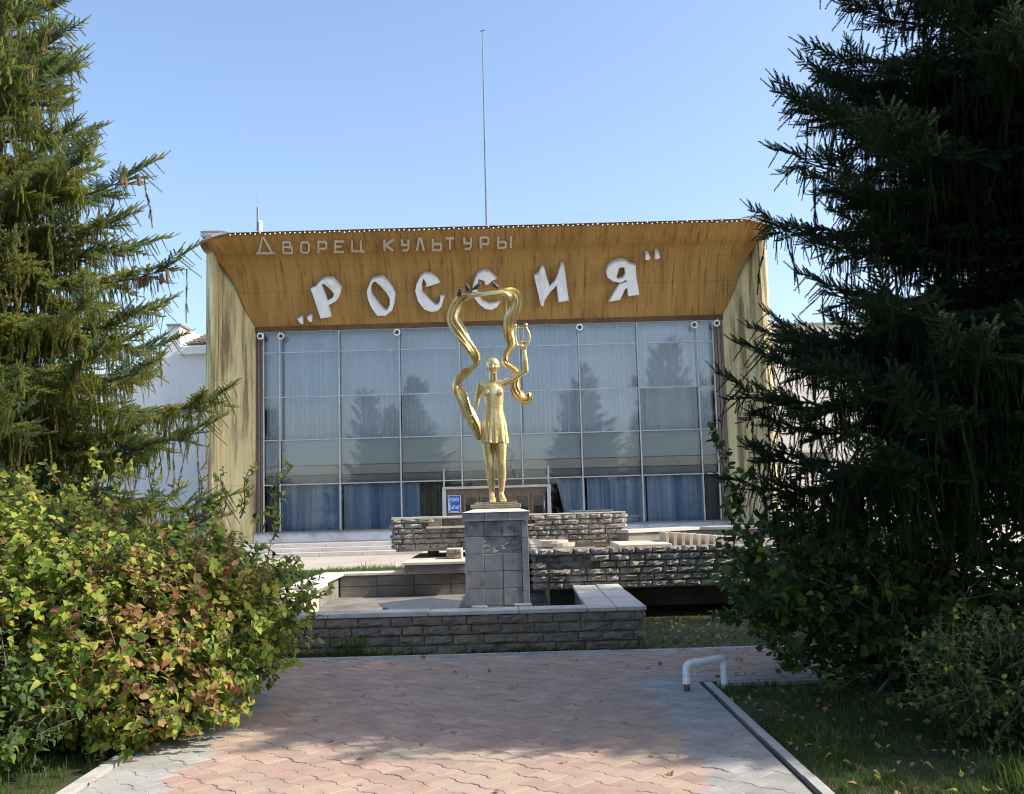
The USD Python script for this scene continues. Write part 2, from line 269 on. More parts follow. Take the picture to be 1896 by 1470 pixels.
def instancer(path, protos, idx, pos, quat, scale, kind='stuff'):
    """protos: list of ((V,F), material)"""
    pi = UsdGeom.PointInstancer.Define(stage, path)
    for k, (mesh, m) in enumerate(protos):
        usdkit.mesh(stage, '%s/proto_%s' % (path, 'abcdefghij'[k]), mesh, K[m])
        pi.GetPrototypesRel().AddTarget('%s/proto_%s' % (path, 'abcdefghij'[k]))
    pi.CreateProtoIndicesAttr(Vt.IntArray.FromNumpy(np.asarray(idx, np.int32)))
    pi.CreatePositionsAttr(Vt.Vec3fArray.FromNumpy(np.asarray(pos, np.float32)))
    q = np.asarray(quat, np.float32)
    pi.CreateOrientationsAttr(Vt.QuathArray([Gf.Quath(float(w), float(x), float(y), float(z)) for x, y, z, w in q]))
    s = np.asarray(scale, np.float32); s = np.repeat(s[:, None], 3, 1) if s.ndim == 1 else s
    pi.CreateScalesAttr(Vt.Vec3fArray.FromNumpy(np.ascontiguousarray(s)))
    if kind: pi.GetPrim().SetCustomDataByKey('kind', kind)
    return pi
def unit(v):
    v = np.asarray(v, float); return v / np.maximum(np.linalg.norm(v, axis=-1, keepdims=True), 1e-9)
def rots(z, up=None, spin=None):
    """rotation matrices with local z along z; spun at random, or local x as near up as can be"""
    z = unit(z); n = len(z)
    h = rng.normal(size=(n, 3)) if up is None else np.asarray(up, float)
    x = unit(h - z * (h * z).sum(-1, keepdims=True)); y = np.cross(z, x)
    return np.stack([x, y, z], -1)
def quats(R): return Rotation.from_matrix(R).as_quat()

# ------------------------------------------------------------------ ground, plaza, paving
solo('ground', sheet([(-400, -400), (400, -400), (400, 600), (-400, 600)], -0.05), 'soil', kind='structure')
PY0, PY1 = 9.25, 11.25                       # the cross path
XL, XR = -2.6, 1.58
def lawn_patch(poly, z=0.0):
    solo('lawn', sheet(poly, z), 'lawn', kind='structure')
lawn_patch([(XR + .12, -30), (60, -30), (60, PY0), (XR + .12, PY0)])
lawn_patch([(-60, -30), (XL - .12, -30), (XL - .12, PY0), (-60, PY0)])
lawn_patch([(-60, PY1), (7, PY1), (7, 27.5), (-60, 27.5)])
lawn_patch([(7, PY1), (60, PY1), (60, 17.6), (7, 17.6)])
solo('plaza', prism([(-60, 27.5), (7, 27.5), (7, 17.6), (60, 17.6), (60, 60), (-60, 60)], -0.04, 0.01), 'plaza', kind='structure')
path = Thing('paved_path', kind='structure', base=(0, 8, 0))
tagp(path.prim, 'paved path of pink and grey interlocking pavers leading to the fountain')
path_poly = [(XL, -30), (XR, -30), (XR, PY0), (30, PY0), (30, PY1), (-30, PY1), (-30, PY0), (XL, PY0)]
path.part('bedding', prism(path_poly, -0.04, 0.0295), 'joint')
path.part('paved_strip', prism([(XL, -30), (XR, -30), (XR, 4.0), (XL, 4.0)], 0.030, 0.036), 'pink1')
path.part('paved_strip', prism([(6.0, PY0), (30, PY0), (30, PY1), (6.0, PY1)], 0.030, 0.036), 'pink0')
# zigzag interlocking pavers laid at 45 degrees
PLN, PWD = 0.200, 0.163
def paver_outline(gap=0.0016):
    L, W, a = PLN, PWD, 0.013
    xs = np.array([.04, .16, .34, .47, .5, .53, .66, .84, .96]) * L; c = np.array([1, 1, -1, -1, -.62, -1, -1, 1, 1]) * a
    bot = [(0, -a + .007)] + [(x, -q) for x, q in zip(xs, c)] + [(L, -a + .007)]
    top = [(L, W + a - .007)] + [(x, W + q) for x, q in zip(xs, c)][::-1] + [(0, W + a - .007)]
    poly = Polygon(bot + top).buffer(-gap, join_style=2)
    return np.array(poly.exterior.coords)[:-1]
OUT = paver_outline(); NOUT = len(OUT)
if Polygon(OUT).exterior.is_ccw is False: OUT = OUT[::-1]
TOPIN = np.array(Polygon(OUT).buffer(-0.006, join_style=2).exterior.coords)[:-1]
def paver_mesh():
    n = NOUT; c = OUT.mean(0); inn = c + (OUT - c) * np.array([1 - 0.006 / PLN, 1 - 0.006 / PWD])
    V = np.vstack([np.column_stack([OUT, np.full(n, -0.03)]), np.column_stack([OUT, np.full(n, -0.0025)]), np.column_stack([inn, np.zeros(n)])])
    F = []
    for i in range(n):
        j = (i + 1) % n
        for o in (0, n): F += [[o + i, o + j, o + n + j], [o + i, o + n + j, o + n + i]]
    tv, tf = trimesh.creation.triangulate_polygon(Polygon(inn), engine='earcut')
    tv = np.asarray(tv); tf = np.asarray(tf); 
    idx = np.array([np.argmin(((inn - t) ** 2).sum(1)) for t in tv]) + 2 * n
    tf = idx[tf]; cr = np.cross(V[tf[:, 1]] - V[tf[:, 0]], V[tf[:, 2]] - V[tf[:, 0]])[:, 2]; tf[cr < 0] = tf[cr < 0][:, ::-1]
    V[:, :2] -= np.array([PLN / 2, PWD / 2]); return V, np.vstack([np.array(F), tf])
PV, PF = paver_mesh()
c45 = math.radians(-45 + 1.0)
AREA = unary_union([Polygon([(XL + .012, 4.0), (XR - .012, 4.0), (XR - .012, PY1 - .006), (XL + .012, PY1 - .006)]), Polygon([(-7, PY0 + .012), (6.0, PY0 + .012), (6.0, PY1 - .006), (-7, PY1 - .006)])]); SAFE = AREA.buffer(-.14)
from shapely.geometry import Point
from shapely import contains_xy
OC = OUT - np.array([PLN / 2, PWD / 2]); pav = []
for r in range(-150, 150):
    for k in range(-80, 80):
        u = (k + 0.5 * (r % 2)) * PLN; v = r * PWD
        x = u * math.cos(c45) - v * math.sin(c45); y = 8 + u * math.sin(c45) + v * math.cos(c45)
        if not (-7.2 < x < 6.2 and 3.8 < y < PY1 + .2): continue
        clip = None
        if not contains_xy(SAFE, x, y):
            q = OC @ np.array([[math.cos(c45), math.sin(c45)], [-math.sin(c45), math.cos(c45)]]) + [x, y]; pl = Polygon(q)
            if not pl.within(AREA):
                clip = pl.intersection(AREA)
                if clip.area < .0012 or clip.geom_type != 'Polygon': continue
        border = (x < XL + .5 and y < PY0) or (x > XR - .5 and y < PY0 + .2) or y > PY1 - .28 or (y < PY0 + .35 and (x > XR - .5 or x < XL + .3))
        pav.append((x, y, border, clip))
pav.sort(key=lambda p: (p[1] < 5.35 and 1 or 0, p[1] + 0.12 * abs(p[0])))
prng = np.random.default_rng(3); rest = {}
for i, (x, y, border, clip) in enumerate(pav):
    if clip is None:
        R = Rotation.from_euler('xyz', [prng.normal(0, .006), prng.normal(0, .006), c45 + prng.normal(0, .008)]).as_matrix()
        V, F = PV @ R.T + np.array([x, y, 0.036 + prng.normal(0, .0016)]), PF
    else:
        V, F = vf(trimesh.creation.extrude_polygon(clip, .03, engine='earcut')); V = V + [0, 0, .006 + prng.normal(0, .001)]
    m = ('grey' if border else 'pink') + str(prng.integers(3))
    if i < 300: path.part('paver', (V, F), m)
    else: rest.setdefault(m, []).append((V, F))
for m, ms in rest.items(): path.part('pavers', cat(*ms), m, kind='stuff')
# kerbs: low concrete strips with a dark open joint beside the pavers
def kerb(a, b, w):
    T = Thing('kerb', kind='structure', base=(a[0], a[1], 0))
    a, b = np.array(a), np.array(b); L = np.linalg.norm(b - a); n = max(1, round(L / 1.0)); d = (b - a) / n
    for i in range(n):
        g = d / np.linalg.norm(d) * .006
        T.part('kerb_stone', obox(a + d * i + g, a + d * (i + 1) - g, w, -0.05, 0.036 + prng.normal(0, .003)), 'kerb')
kerb((XR + .04, 3.0), (XR + .04, PY0), -.065)
kerb((XL - .03, 3.0), (XL - .03, PY0), .085)
kerb((XR + .15, PY0 - .06), (14.0, PY0 - .06), .06)
kerb((-14, PY1 + .01), (14.0, PY1 + .01), .08)
hose = [(XR + .016 + .008 * math.sin(y * 2.3), y, .026) for y in np.linspace(4, PY0 - .1, 60)]
solo('hose', tube(hose, .009, 6), 'black', 'thin black hose lying along the kerb on the right edge of the paved path', 'hose', smooth=True)

# ------------------------------------------------------------------ rock-faced stones
def stone(o, d, n, L, h, depth, rough, r):
    nx, nz = 6, 5
    u = np.linspace(0, 1, nx); w = np.linspace(0, 1, nz); P = np.zeros((nz, nx, 3)); up = np.array([0, 0, 1.0])
    for i in range(nz):
        for j in range(nx):
            edge = i in (0, nz - 1) or j in (0, nx - 1)
            q = (r.uniform(.0, .3) if edge else r.uniform(.3, 1.25)) * rough
            P[i, j] = o + d * L * u[j] + up * h * w[i] + n * q
            if edge: P[i, j] += d * r.normal(0, .004) + up * r.normal(0, .003)
    V, F = grid(P); b = [(0, j) for j in range(nx)] + [(i, nx - 1) for i in range(1, nz)] + [(nz - 1, j) for j in range(nx - 2, -1, -1)] + [(i, 0) for i in range(nz - 2, 0, -1)]
    ids = [i * nx + j for i, j in b]; k = len(ids); base = len(V)
    flat = o + np.outer((V[ids] - o) @ d, d) + np.outer((V[ids] - o)[:, 2], up) - n * depth
    V = np.vstack([V, flat]); G = []
    for i in range(k):
        j = (i + 1) % k; G += [[ids[i], base + i, base + j], [ids[i], base + j, ids[j]]]
    return V, np.vstack([F, np.array(G)])
srng = np.random.default_rng(11)
def stone_wall(T, a, b, z0, z1, courses, length, rough=.03, gap=.012, depth=.05, skip=None, name='stone', mats=4, look='stone'):
    """stones facing right of the direction a->b seen from above turned by -90 degrees (outwards = (dy,-dx))"""
    a = np.array([a[0], a[1], 0.0]); b = np.array([b[0], b[1], 0.0]); Ltot = np.linalg.norm(b - a); d = (b - a) / Ltot; n = np.array([d[1], -d[0], 0])
    h = (z1 - z0) / courses
    for c in range(courses):
        s = -srng.uniform(0, length * .9)
        while s < Ltot:
            l = length * srng.uniform(.7, 1.3); s0, s1 = max(s, 0) + gap / 2, min(s + l, Ltot) - gap / 2; s += l
            if s1 - s0 < .05: continue
            if skip and skip((s0 + s1) / 2, c): continue
            T.part(name, stone(a + d * s0 + np.array([0, 0, z0 + c * h + gap / 2]), d, n, s1 - s0, h - gap, depth, rough * srng.uniform(.7, 1.3), srng), look + '%d' % srng.integers(mats))

# ------------------------------------------------------------------ fountain
WZ = 0.47
FX0, FX1, FY0 = -4.2, 1.39, 11.55
fp = Thing('fountain_pool', 'low stone walled empty pool in front of the golden statue', 'fountain', (-1, 13, 0))
fp.part('wall_core', box(FX0, FX1 - .02, FY0 + .02, FY0 + .28, -.05, WZ - .05), 'mortar')
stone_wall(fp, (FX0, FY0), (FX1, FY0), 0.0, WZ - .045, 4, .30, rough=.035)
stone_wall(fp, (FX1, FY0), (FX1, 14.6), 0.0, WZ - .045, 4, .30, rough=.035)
x = FX0
while x < FX1 - .62:
    w = min(srng.uniform(.85, 1.15), FX1 - .62 - x); 
    if FX1 - .62 - (x + w) < .25: w = FX1 - .62 - x
    fp.part('coping_slab', box(x + .004, x + w - .004, FY0 - .03, FY0 + .30, WZ - .045, WZ + srng.normal(0, .003), .006), 'coping'); x += w
fp.part('wall_core', box(.80, FX1 - .02, FY0 + .29, 14.6, -.05, WZ - .05), 'mortar')
for i, y0 in enumerate(np.linspace(FY0 - .03, 14.62, 6)[:-1]):
    dy = (14.65 - FY0) / 5
    for j in range(2):
        fp.part('coping_slab', box(FX1 - .615 + j * .325, FX1 - .298 + j * .325 + (.005 if j else 0), y0 + .004, y0 + dy - .004, WZ - .045, WZ + srng.normal(0, .003), .006), 'coping')
fp.part('pool_floor', box(-3.2, .8, FY0 + .28, 18.5, -.05, .05), 'pool_concrete')
fp.part('puddle', sheet([(-1.9, 15.5), (-.9, 15.2), (-.7, 17.0), (-1.5, 18.0), (-2.3, 17.2)], .054), 'far_glass')
# back and left walls lined with big concrete slabs
def slab_wall(T, a, b, z0, z1, rows, length, th=.06, m='pool_concrete'):
    a = np.array([a[0], a[1]], float); b = np.array([b[0], b[1]], float); L = np.linalg.norm(b - a); k = max(1, round(L / length)); d = (b - a) / L; h = (z1 - z0) / rows
    for r in range(rows):
        for i in range(k):
            T.part('wall_slab', obox(a + d * (L * i / k + .006), a + d * (L * (i + 1) / k - .006), th + srng.uniform(0, .012), z0 + r * h + .005, z0 + (r + 1) * h - .005), m)
fp.part('wall_core', box(-3.5, .8, 18.58, 18.95, -.05, WZ - .05), 'mortar')
slab_wall(fp, (.8, 18.5), (-3.15, 18.5), .05, WZ - .05, 2, .62, -.07)
fp.part('coping_slab', box(-3.5, -1.95, 18.47, 18.97, WZ - .045, WZ, .006), 'coping')
fp.part('coping_slab', box(-1.94, .8, 18.47, 18.97, WZ - .045, WZ, .006), 'coping')
fp.part('wall_core', box(-3.5, -3.18, FY0 + .3, 18.5, -.05, WZ - .05), 'mortar')
slab_wall(fp, (-3.17, 18.45), (-3.17, 16.3), .05, WZ - .05, 2, .7, -.05)
slab_wall(fp, (-3.1, 16.25), (-2.98, FY0 + .34), .05, WZ - .05, 1, 1.2, -.07, 'cream')
for y0, y1 in ((FY0 + .31, 13.4), (13.41, 14.9), (14.91, 16.3), (16.31, 18.46)):
    fp.part('coping_slab', box(-3.52, -3.08 if y1 > 16.5 else -2.96, y0, y1, WZ - .045, WZ + srng.normal(0, .003), .006), 'coping' if y1 > 16.5 else 'cream')
p = at(713, 1112, 13.3)
fp.part('pipe_stub', cyl((p[0], 13.3, .05), (p[0], 13.3, .36), .035), 'metal_grey')

# left middle basin, cream on top
mb = Thing('fountain_basin', 'lower cream topped basin left of the pedestal behind the pool', 'basin', (-1.4, 20, 0))
mb.part('body', box(-1.95, -.92, 18.98, 22.9, -.05, .60), 'pool_concrete')
mb.part('front_slab', box(-1.97, -.90, 18.2, 18.975, WZ + .006, .60), 'pool_concrete')
for k in range(3):
    mb.part('top_slab', box(-2.0, -.88, 18.15 + k * 1.6, 18.15 + k * 1.6 + 1.592, .603, .65, .006), 'cream')
mb.part('pillar', box(-1.28, -1.0, 19.0, 19.5, .652, .83), 'cream')
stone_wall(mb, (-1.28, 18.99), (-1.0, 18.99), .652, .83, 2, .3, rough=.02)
# upper basin behind the pedestal
ub = Thing('fountain_basin', 'upper rock faced basin right behind the pedestal of the statue', 'basin', (0, 20.3, 0))
UX0, UX1, UY, UZ0, UZ1 = at(727, 980, 19.6)[0], at(1157, 980, 19.6)[0], 19.6, .82, 1.40
ub.part('wall_core', cat(box(UX0 + .03, UX1 - .03, UY + .03, UY + .25, UZ0 + .01, UZ1 - .17), box(UX0 + .03, -1.68, UY + .03, UY + .25, UZ1 - .17, UZ1 - .005), box(.36, UX1 - .03, UY + .03, UY + .25, UZ1 - .17, UZ1 - .005)), 'mortar')
ub.part('wall_core', cat(box(UX0 + .03, UX0 + .25, UY + .25, UY + 2.0, UZ0 + .01, UZ1 - .005), box(UX1 - .25, UX1 - .03, UY + .25, UY + 2.0, UZ0 + .01, UZ1 - .005), box(UX0 + .03, UX1 - .03, UY + 1.8, UY + 2.0, UZ0 + .012, UZ1 - .006)), 'mortar')
ub.part('basin_floor', box(UX0 + .05, UX1 - .05, UY + .1, UY + 1.9, UZ0 - .05, UZ0 + .05), 'cream')
notch = lambda s, c: c >= 4 and -1.68 < UX0 + s < .36
stone_wall(ub, (UX0, UY), (UX1, UY), UZ0, UZ1, 6, .27, rough=.05, skip=notch, look='lit')
stone_wall(ub, (UX1, UY), (UX1, UY + 2.0), UZ0, UZ1, 6, .27, rough=.05, look='lit')
stone_wall(ub, (UX0, UY + 2.0), (UX0, UY), UZ0, UZ1, 6, .27, rough=.05, look='lit')
ub.part('spillway_ledge', box(-1.68, .36, UY - .1, UY + .2, UZ1 - .2, UZ1 - .165), 'cream')
ub.part('inset_block', box(-1.66, -1.42, UY + .06, UY + .3, UZ1 - .16, UZ1 - .02), 'cream')
stone_wall(ub, (-1.4, UY + .1), (.36, UY + .1), UZ1 - .163, UZ1 - .02, 1, .42, rough=.03)
for x0, x1 in ((UX0 - .02, -1.3), (-1.29, .1), (.11, 1.1), (1.11, UX1 + .02)):
    ub.part('coping_slab', box(x0, x1, UY - .02, UY + .28, UZ1 - (.003 if x0 > -1 else .018), UZ1 + .022, .004), 'coping')
ub.part('loose_slab', box(1.05, 1.85, UY + .02, UY + .5, UZ1 + .024, UZ1 + .06, .005), 'metal_grey')
for x0 in (-1.72, -.2, 1.6): ub.part('support', box(x0, x0 + .16, UY + .5, UY + 1.4, -.02, UZ0 - .052), 'pool_concrete')
# right trough
rt = Thing('fountain_basin', 'long rock faced trough overhanging the lawn right of the pedestal', 'basin', (2.5, 16.5, 0))
TX0, TX1, TY, TZ0, TZ1 = at(988, 1050, 14.6)[0], 4.6, 14.6, .42, .985
rt.part('wall_core', cat(box(TX0 + .03, TX1, TY + .04, TY + .3, TZ0 + .01, TZ1 - .01), box(TX0 + .03, TX0 + .3, TY + .3, 18.9, TZ0 + .012, TZ1 - .012)), 'mortar')
broken = lambda s, c: c in (3, 4) and .12 < s < .80 + .1 * (c == 3)
stone_wall(rt, (TX0, TY), (TX1, TY), TZ0, TZ1, 6, .25, rough=.05, skip=broken, depth=.06, look='lit')
stone_wall(rt, (TX0, 18.9), (TX0, TY), TZ0, TZ1, 6, .25, rough=.06, depth=.06, look='lit')
rub = []
for i in range(26):
    c = np.array([TX0 + srng.uniform(.14, .86), TY + .035, TZ0 + .56 * (.52 + .3 * srng.random())]); rub.append(ball(c, srng.uniform(.03, .06), 1, (1.3, .5, .7)))
rt.part('rubble', cat(*rub), 'pool_concrete', kind='stuff')
rt.part('basin_floor', box(TX0 + .1, 7.0, TY + .2, 19.2, TZ0 - .02, TZ0 + .06), 'cream')
rt.part('ledge_slab', box(1.55, 2.35, 15.6, 17.0, .84, .97, .01), 'cream')
for k in range(15):
    x = 2.36 + k * .125; h = .27 * (1 - k / 18)
    rt.part('fin', box(x, x + .045, 16.3, 17.0, .75, .90 + h * .8, .004), 'cream')
rt.part('fin_base', box(2.3, 4.4, 16.2, 17.1, TZ0 + .062, .76), 'cream')
rim = [(2.1, 19.3), (3.6, 20.2), (5.4, 19.2), (7.0, 17.0)]
for a, b in zip(rim[:-1], rim[1:]):
    rt.part('back_wall', obox(a, b, .35, 0.0, 1.02), 'pool_concrete'); rt.part('rim_slab', obox(np.array(a) + [0, -.05], np.array(b) + [0, -.05], .5, 1.024, 1.08), 'step')
rt.part('disc_slab', tube([(.62, 15.2, .99), (.62, 15.2, 1.02), (.62, 15.2, 1.04)], .24, 18), 'cream')
rt.part('disc_slab', tube([(.55, 15.25, 1.043), (.55, 15.25, 1.06), (.55, 15.25, 1.08)], .22, 18), 'cream')
rt.part('support', box(1.7, 6.8, 16.2, 18.6, -.02, TZ0 - .03), 'pool_concrete')
rt.part('support', box(TX0 + .25, 1.2, 15.8, 18.6, -.02, TZ0 - .03), 'pool_concrete')

# ------------------------------------------------------------------ pedestal
SY = 15.0
PX0, PX1, PYF = at(861, 1030, 14.55)[0], at(979, 1030, 14.55)[0], 14.55
PZ1 = at(920, 948, 14.55)[2]
pd = Thing('pedestal', 'square stone clad pedestal with missing slabs carrying the golden statue', 'pedestal', ((PX0 + PX1) / 2, SY, 0))
PYB = PYF + (PX1 - PX0)
pd.part('core', box(PX0 + .035, PX1 - .035, PYF + .035, PYB - .035, 0, PZ1 - .005), 'marble2')
rows = [(0.05, .22), (.22, .46), (.46, .70), (.70, .94), (.94, 1.18), (1.18, PZ1 - .125)]
cols = np.linspace(PX0, PX1 - .095, 4)
for r, (z0, z1) in enumerate(rows):
    for c in range(3):
        if (r == 4 and c >= 1) or (r == 5 and c == 1): continue
        worn = r == 5 or r == 0 or (r, c) in ((2, 0), (1, 2))
        pd.part('slab', box(cols[c] + .003, cols[c + 1] - .003, PYF + srng.uniform(0, .004), PYF + .034, z0 + .003, z1 - .003, .003), 'marble2' if worn else 'marble')
# ragged broken cement where slabs fell off
def rough_panel(x0, x1, z0, z1, y, amp):
    nx, nz = 9, 8; P = np.zeros((nz, nx, 3))
    for i, z in enumerate(np.linspace(z0, z1, nz)):
        for j, xx in enumerate(np.linspace(x0, x1, nx)): P[i, j] = (xx, y - amp * srng.random(), z)
    return grid(P)
pd.part('broken_cement', rough_panel(cols[1] + .006, cols[3] - .006, .945, 1.175, PYF + .034, .03), 'marble2')
pd.part('broken_cement', rough_panel(cols[1] + .006, cols[2] - .006, 1.185, PZ1 - .13, PYF + .034, .022), 'marble2')
for z0, z1 in ((.05, .42), (.42, .80), (.80, 1.15), (1.15, PZ1 - .125)):
    pd.part('slab', box(PX1 - .092, PX1, PYF - .006, PYF + .034, z0 + .003, z1 - .003, .003), 'marble')
for c in range(3):
    w = (PX1 - PX0 + .06) / 3
    pd.part('slab', box(PX0 - .03 + w * c + .003, PX0 - .03 + w * (c + 1) - .003, PYF - .02, PYF + .033, PZ1 - .122, PZ1 - .003, .003), 'marble')
for r, (z0, z1) in enumerate(rows):
    for y0, y1 in ((PYF + .037, SY - .003), (SY + .003, PYB)):
        for xx in ((PX0, PX0 + .034), (PX1 - .034, PX1)): pd.part('slab', box(xx[0], xx[1], y0, y1, z0 + .003, z1 - .003, .003), 'marble')
xa, xb = PX0 - .035, PX1 + .035; cxp = (PX0 + PX1) / 2
h = trimesh.convex.convex_hull(np.array([[xa, PYF - .03, PZ1], [xb, PYF - .03, PZ1], [xb, PYB + .03, PZ1], [xa, PYB + .03, PZ1], [xa + .2, PYF + .15, PZ1 + .055], [xb - .2, PYF + .15, PZ1 + .055], [xb - .2, PYB - .15, PZ1 + .055], [xa + .2, PYB - .15, PZ1 + .055]]))
pd.part('cap', h, 'coping')
pd.part('loose_block', box(PX0 + .08, PX0 + .30, PYF - .30, PYF - .1, .05, .24, .006), 'marble')
pd.part('loose_block', box(PX1 - .22, PX1 + .02, PYF - .35, PYF - .12, .05, .26, .006), 'marble')

# ------------------------------------------------------------------ golden statue
st = Thing('statue', 'golden statue of a woman in short dress raising a lyre under an arching ribbon', 'statue', (cxp, SY, PZ1 + .055))
z_pl = at(915, 930, SY)[2]
st.part('base_plate', box(at(873, 940, SY)[0], at(964, 940, SY)[0], SY - .33, SY + .33, PZ1 + .056, PZ1 + .11, .006), 'plinth_bronze')
st.part('base_plate', box(at(880, 935, SY)[0], at(958, 935, SY)[0], SY - .28, SY + .28, PZ1 + .111, z_pl, .006), 'plinth_bronze')
def sp(px, py, dy=0.0): return at(px, py, SY + dy)
def hull(a, ra, b, rb, seg=20):
    s1 = m3.Manifold.sphere(ra, seg).translate(list(map(float, a))); s2 = m3.Manifold.sphere(rb, seg).translate(list(map(float, b)))
    return m3.Manifold.batch_hull([s1, s2])
def ell(c, r, seg=24):
    return m3.Manifold.sphere(1.0, seg).scale(list(map(float, r))).translate(list(map(float, c)))
def limb(js):
    return [hull(a, ra, b, rb) for (a, ra), (b, rb) in zip(js[:-1], js[1:])]
def finger(p, d, side, n, lens, r, curl):
    js = [(p, r)]; d = unit(d); ang = 0
    for i, l in enumerate(lens):
        ang += curl; dd = unit(d * math.cos(ang) + n * math.sin(ang)); p = p + dd * l; js.append((p, r * (1 - .13 * (i + 1))))
    return limb(js)
def hand(w, d, n, s, S=1.15, curl=.55):
    """w wrist, d pointing to the fingers, n palm side, s towards the thumb"""
    d, n = unit(d), unit(n); s = unit(s - d * (s @ d)); out = []
    for k in (-1, -.35, .35, 1):
        out.append(hull(w + s * .012 * k * S, .016 * S, w + d * .085 * S + s * .029 * k * S, .0135 * S, 12))
    out = [m3.Manifold.batch_hull(out)] if False else out
    for k, L in zip((-1, -.35, .35, 1), (.8, .95, 1.0, .92)):
        out += finger(w + d * .088 * S + s * .029 * k * S, d + s * .06 * k, s, n, [.036 * L * S, .026 * L * S, .02 * L * S], .0098 * S, curl)
    out += finger(w + d * .02 * S + s * .024 * S, unit(d * .6 + s * .75 + n * .25), s, n, [.04 * S, .03 * S, .022 * S], .0112 * S, curl * .5)
    return out
B = []
hipc, waist, chest, neck = sp(915, 783), sp(914.5, 760, .01), sp(913, 730, .0), sp(912.6, 703, .03)
shL, shR = sp(890, 713, .03), sp(934, 709, .02)
hd = sp(912.8, 679, -.005)
B += [ell(hipc, (.165, .12, .13)), hull(hipc + [0, 0, .03], .115, waist, .098), ell(waist, (.128, .098, .12)), ell(chest + [0, 0, .02], (.152, .108, .16)), m3.Manifold.batch_hull([ell(chest + [0, 0, .02], (.145, .1, .12)), m3.Manifold.sphere(.055, 20).translate(list(shL + [.02, 0, -.01])), m3.Manifold.sphere(.055, 20).translate(list(shR + [-.02, 0, -.01]))]), m3.Manifold.batch_hull([ell(waist, (.126, .095, .06)), ell(hipc, (.163, .118, .08))]), m3.Manifold.batch_hull([ell(waist, (.124, .094, .05)), ell(chest, (.146, .104, .05))])]
B += [ell(sp(902.5, 728, -.072), (.062, .046, .058)), ell(sp(924.5, 726.5, -.072), (.062, .046, .058))]
B += [hull(neck + [0, 0, -.02], .058, hd + [0, .015, -.06], .052), m3.Manifold.batch_hull([m3.Manifold.sphere(.05, 18).translate(list(neck + [0, .0, -.03])), m3.Manifold.sphere(.04, 18).translate(list(shL + [.05, 0, .0])), m3.Manifold.sphere(.04, 18).translate(list(shR + [-.05, 0, .0]))])]
B += limb([(shL, .056), (sp(884, 738, .13), .045), (sp(878.5, 765, -.06), .03)])
B += limb([(shR, .058), (sp(955, 698, .0), .05), (sp(973.5, 686, -.03), .042), (sp(972, 668, -.05), .043), (sp(970.5, 650, -.06), .029)])
# legs
for js in ([(sp(905, 800), .102), (sp(904.5, 825, -.01), .093), (sp(907, 861, -.035), .062), (sp(907.5, 872, -.01), .063), (sp(908.5, 883, .015), .062), (sp(911, 913, .02), .036)],
           [(sp(925, 800), .102), (sp(926.5, 825, -.01), .093), (sp(928.5, 859, -.03), .062), (sp(929, 870, -.005), .063), (sp(929.5, 881, .015), .062), (sp(928.5, 912, .02), .036)]):
    B += limb(js)
for ax, tx in ((911, 912.5), (928.5, 932.5)):
    a = sp(ax, 914, .02); heel = np.array([a[0], a[1] + .035, z_pl + .032]); ballp = np.array([at(tx, 928, SY - .15)[0], SY - .14, z_pl + .024])
    B += [hull(a, .038, heel, .034), m3.Manifold.batch_hull([m3.Manifold.sphere(.032, 14).translate(list(heel)), m3.Manifold.sphere(.036, 14).translate(list(a + [0, -.02, -.01])), ell(ballp, (.048, .04, .024))])]
    for k, (dx, L) in enumerate(((-.034, .04), (-.016, .05), (.002, .05), (.019, .042), (.034, .034))):
        B.append(hull(ballp + [dx, -.02, -.004], .013, ballp + [dx * 1.1, -.02 - L, -.011], .0105, 10))
B += hand(sp(878.5, 766, -.06), np.array([.02, -.25, -1.0]), np.array([-.4, -.7, .1]), np.array([-.3, -1, 0]))
B += hand(sp(970.5, 650, -.06), np.array([.02, -.08, 1.0]), np.array([0, -1.0, .1]), np.array([-1.0, .0, 0.2]), curl=.7)
# head and face
B += [m3.Manifold.batch_hull([ell(hd + [0, .02, .035], (.088, .102, .088)), ell(hd + [0, -.035, -.07], (.045, .05, .04)), ell(hd + [0, -.03, -.02], (.074, .068, .06))])]
B += [hull(hd + [0, -.098, .02], .011, hd + [0, -.118, -.024], .016, 10), ell(hd + [0, -.088, -.056], (.026, .014, .008)), ell(hd + [0, -.084, -.068], (.023, .014, .008)), ell(hd + [0, -.075, -.098], (.022, .018, .016))]
for s in (-1, 1): B += [hull(hd + [s * .018, -.094, .03], .010, hd + [s * .05, -.075, .03], .009, 10), ell(hd + [s * .084, .015, -.008], (.012, .022, .032))]
body = m3.Manifold.batch_boolean(B, m3.OpType.Add)
eyes = [ell(hd + [s * .031, -.098, .006], (.012, .011, .007), 12) for s in (-1, 1)]
body = m3.Manifold.batch_boolean([body] + eyes, m3.OpType.Subtract)
body = body.refine_to_length(.013)
tm = trimesh.Trimesh(*vf(body)); trimesh.smoothing.filter_taubin(tm, lamb=.5, nu=.53, iterations=8)
st.part('body', tm, 'gold', smooth=True)
# hair: a smooth cap with a knot behind
hair = m3.Manifold.batch_boolean([ell(hd + [0, .052, .045], (.1, .112, .098), 32), ell(hd + [0, .15, -.005], (.05, .045, .05), 24)], m3.OpType.Add)
hair = hair.refine_to_length(.014); hm = trimesh.Trimesh(*vf(hair)); trimesh.smoothing.filter_taubin(hm, lamb=.5, nu=.53, iterations=5)
hm.vertices += (meshkit.noise(np.array(hm.vertices) * [60, 60, 14], 4)[:, None] - .5) * np.array(hm.vertex_normals) * .006
st.part('hair', hm, 'gold', smooth=True)
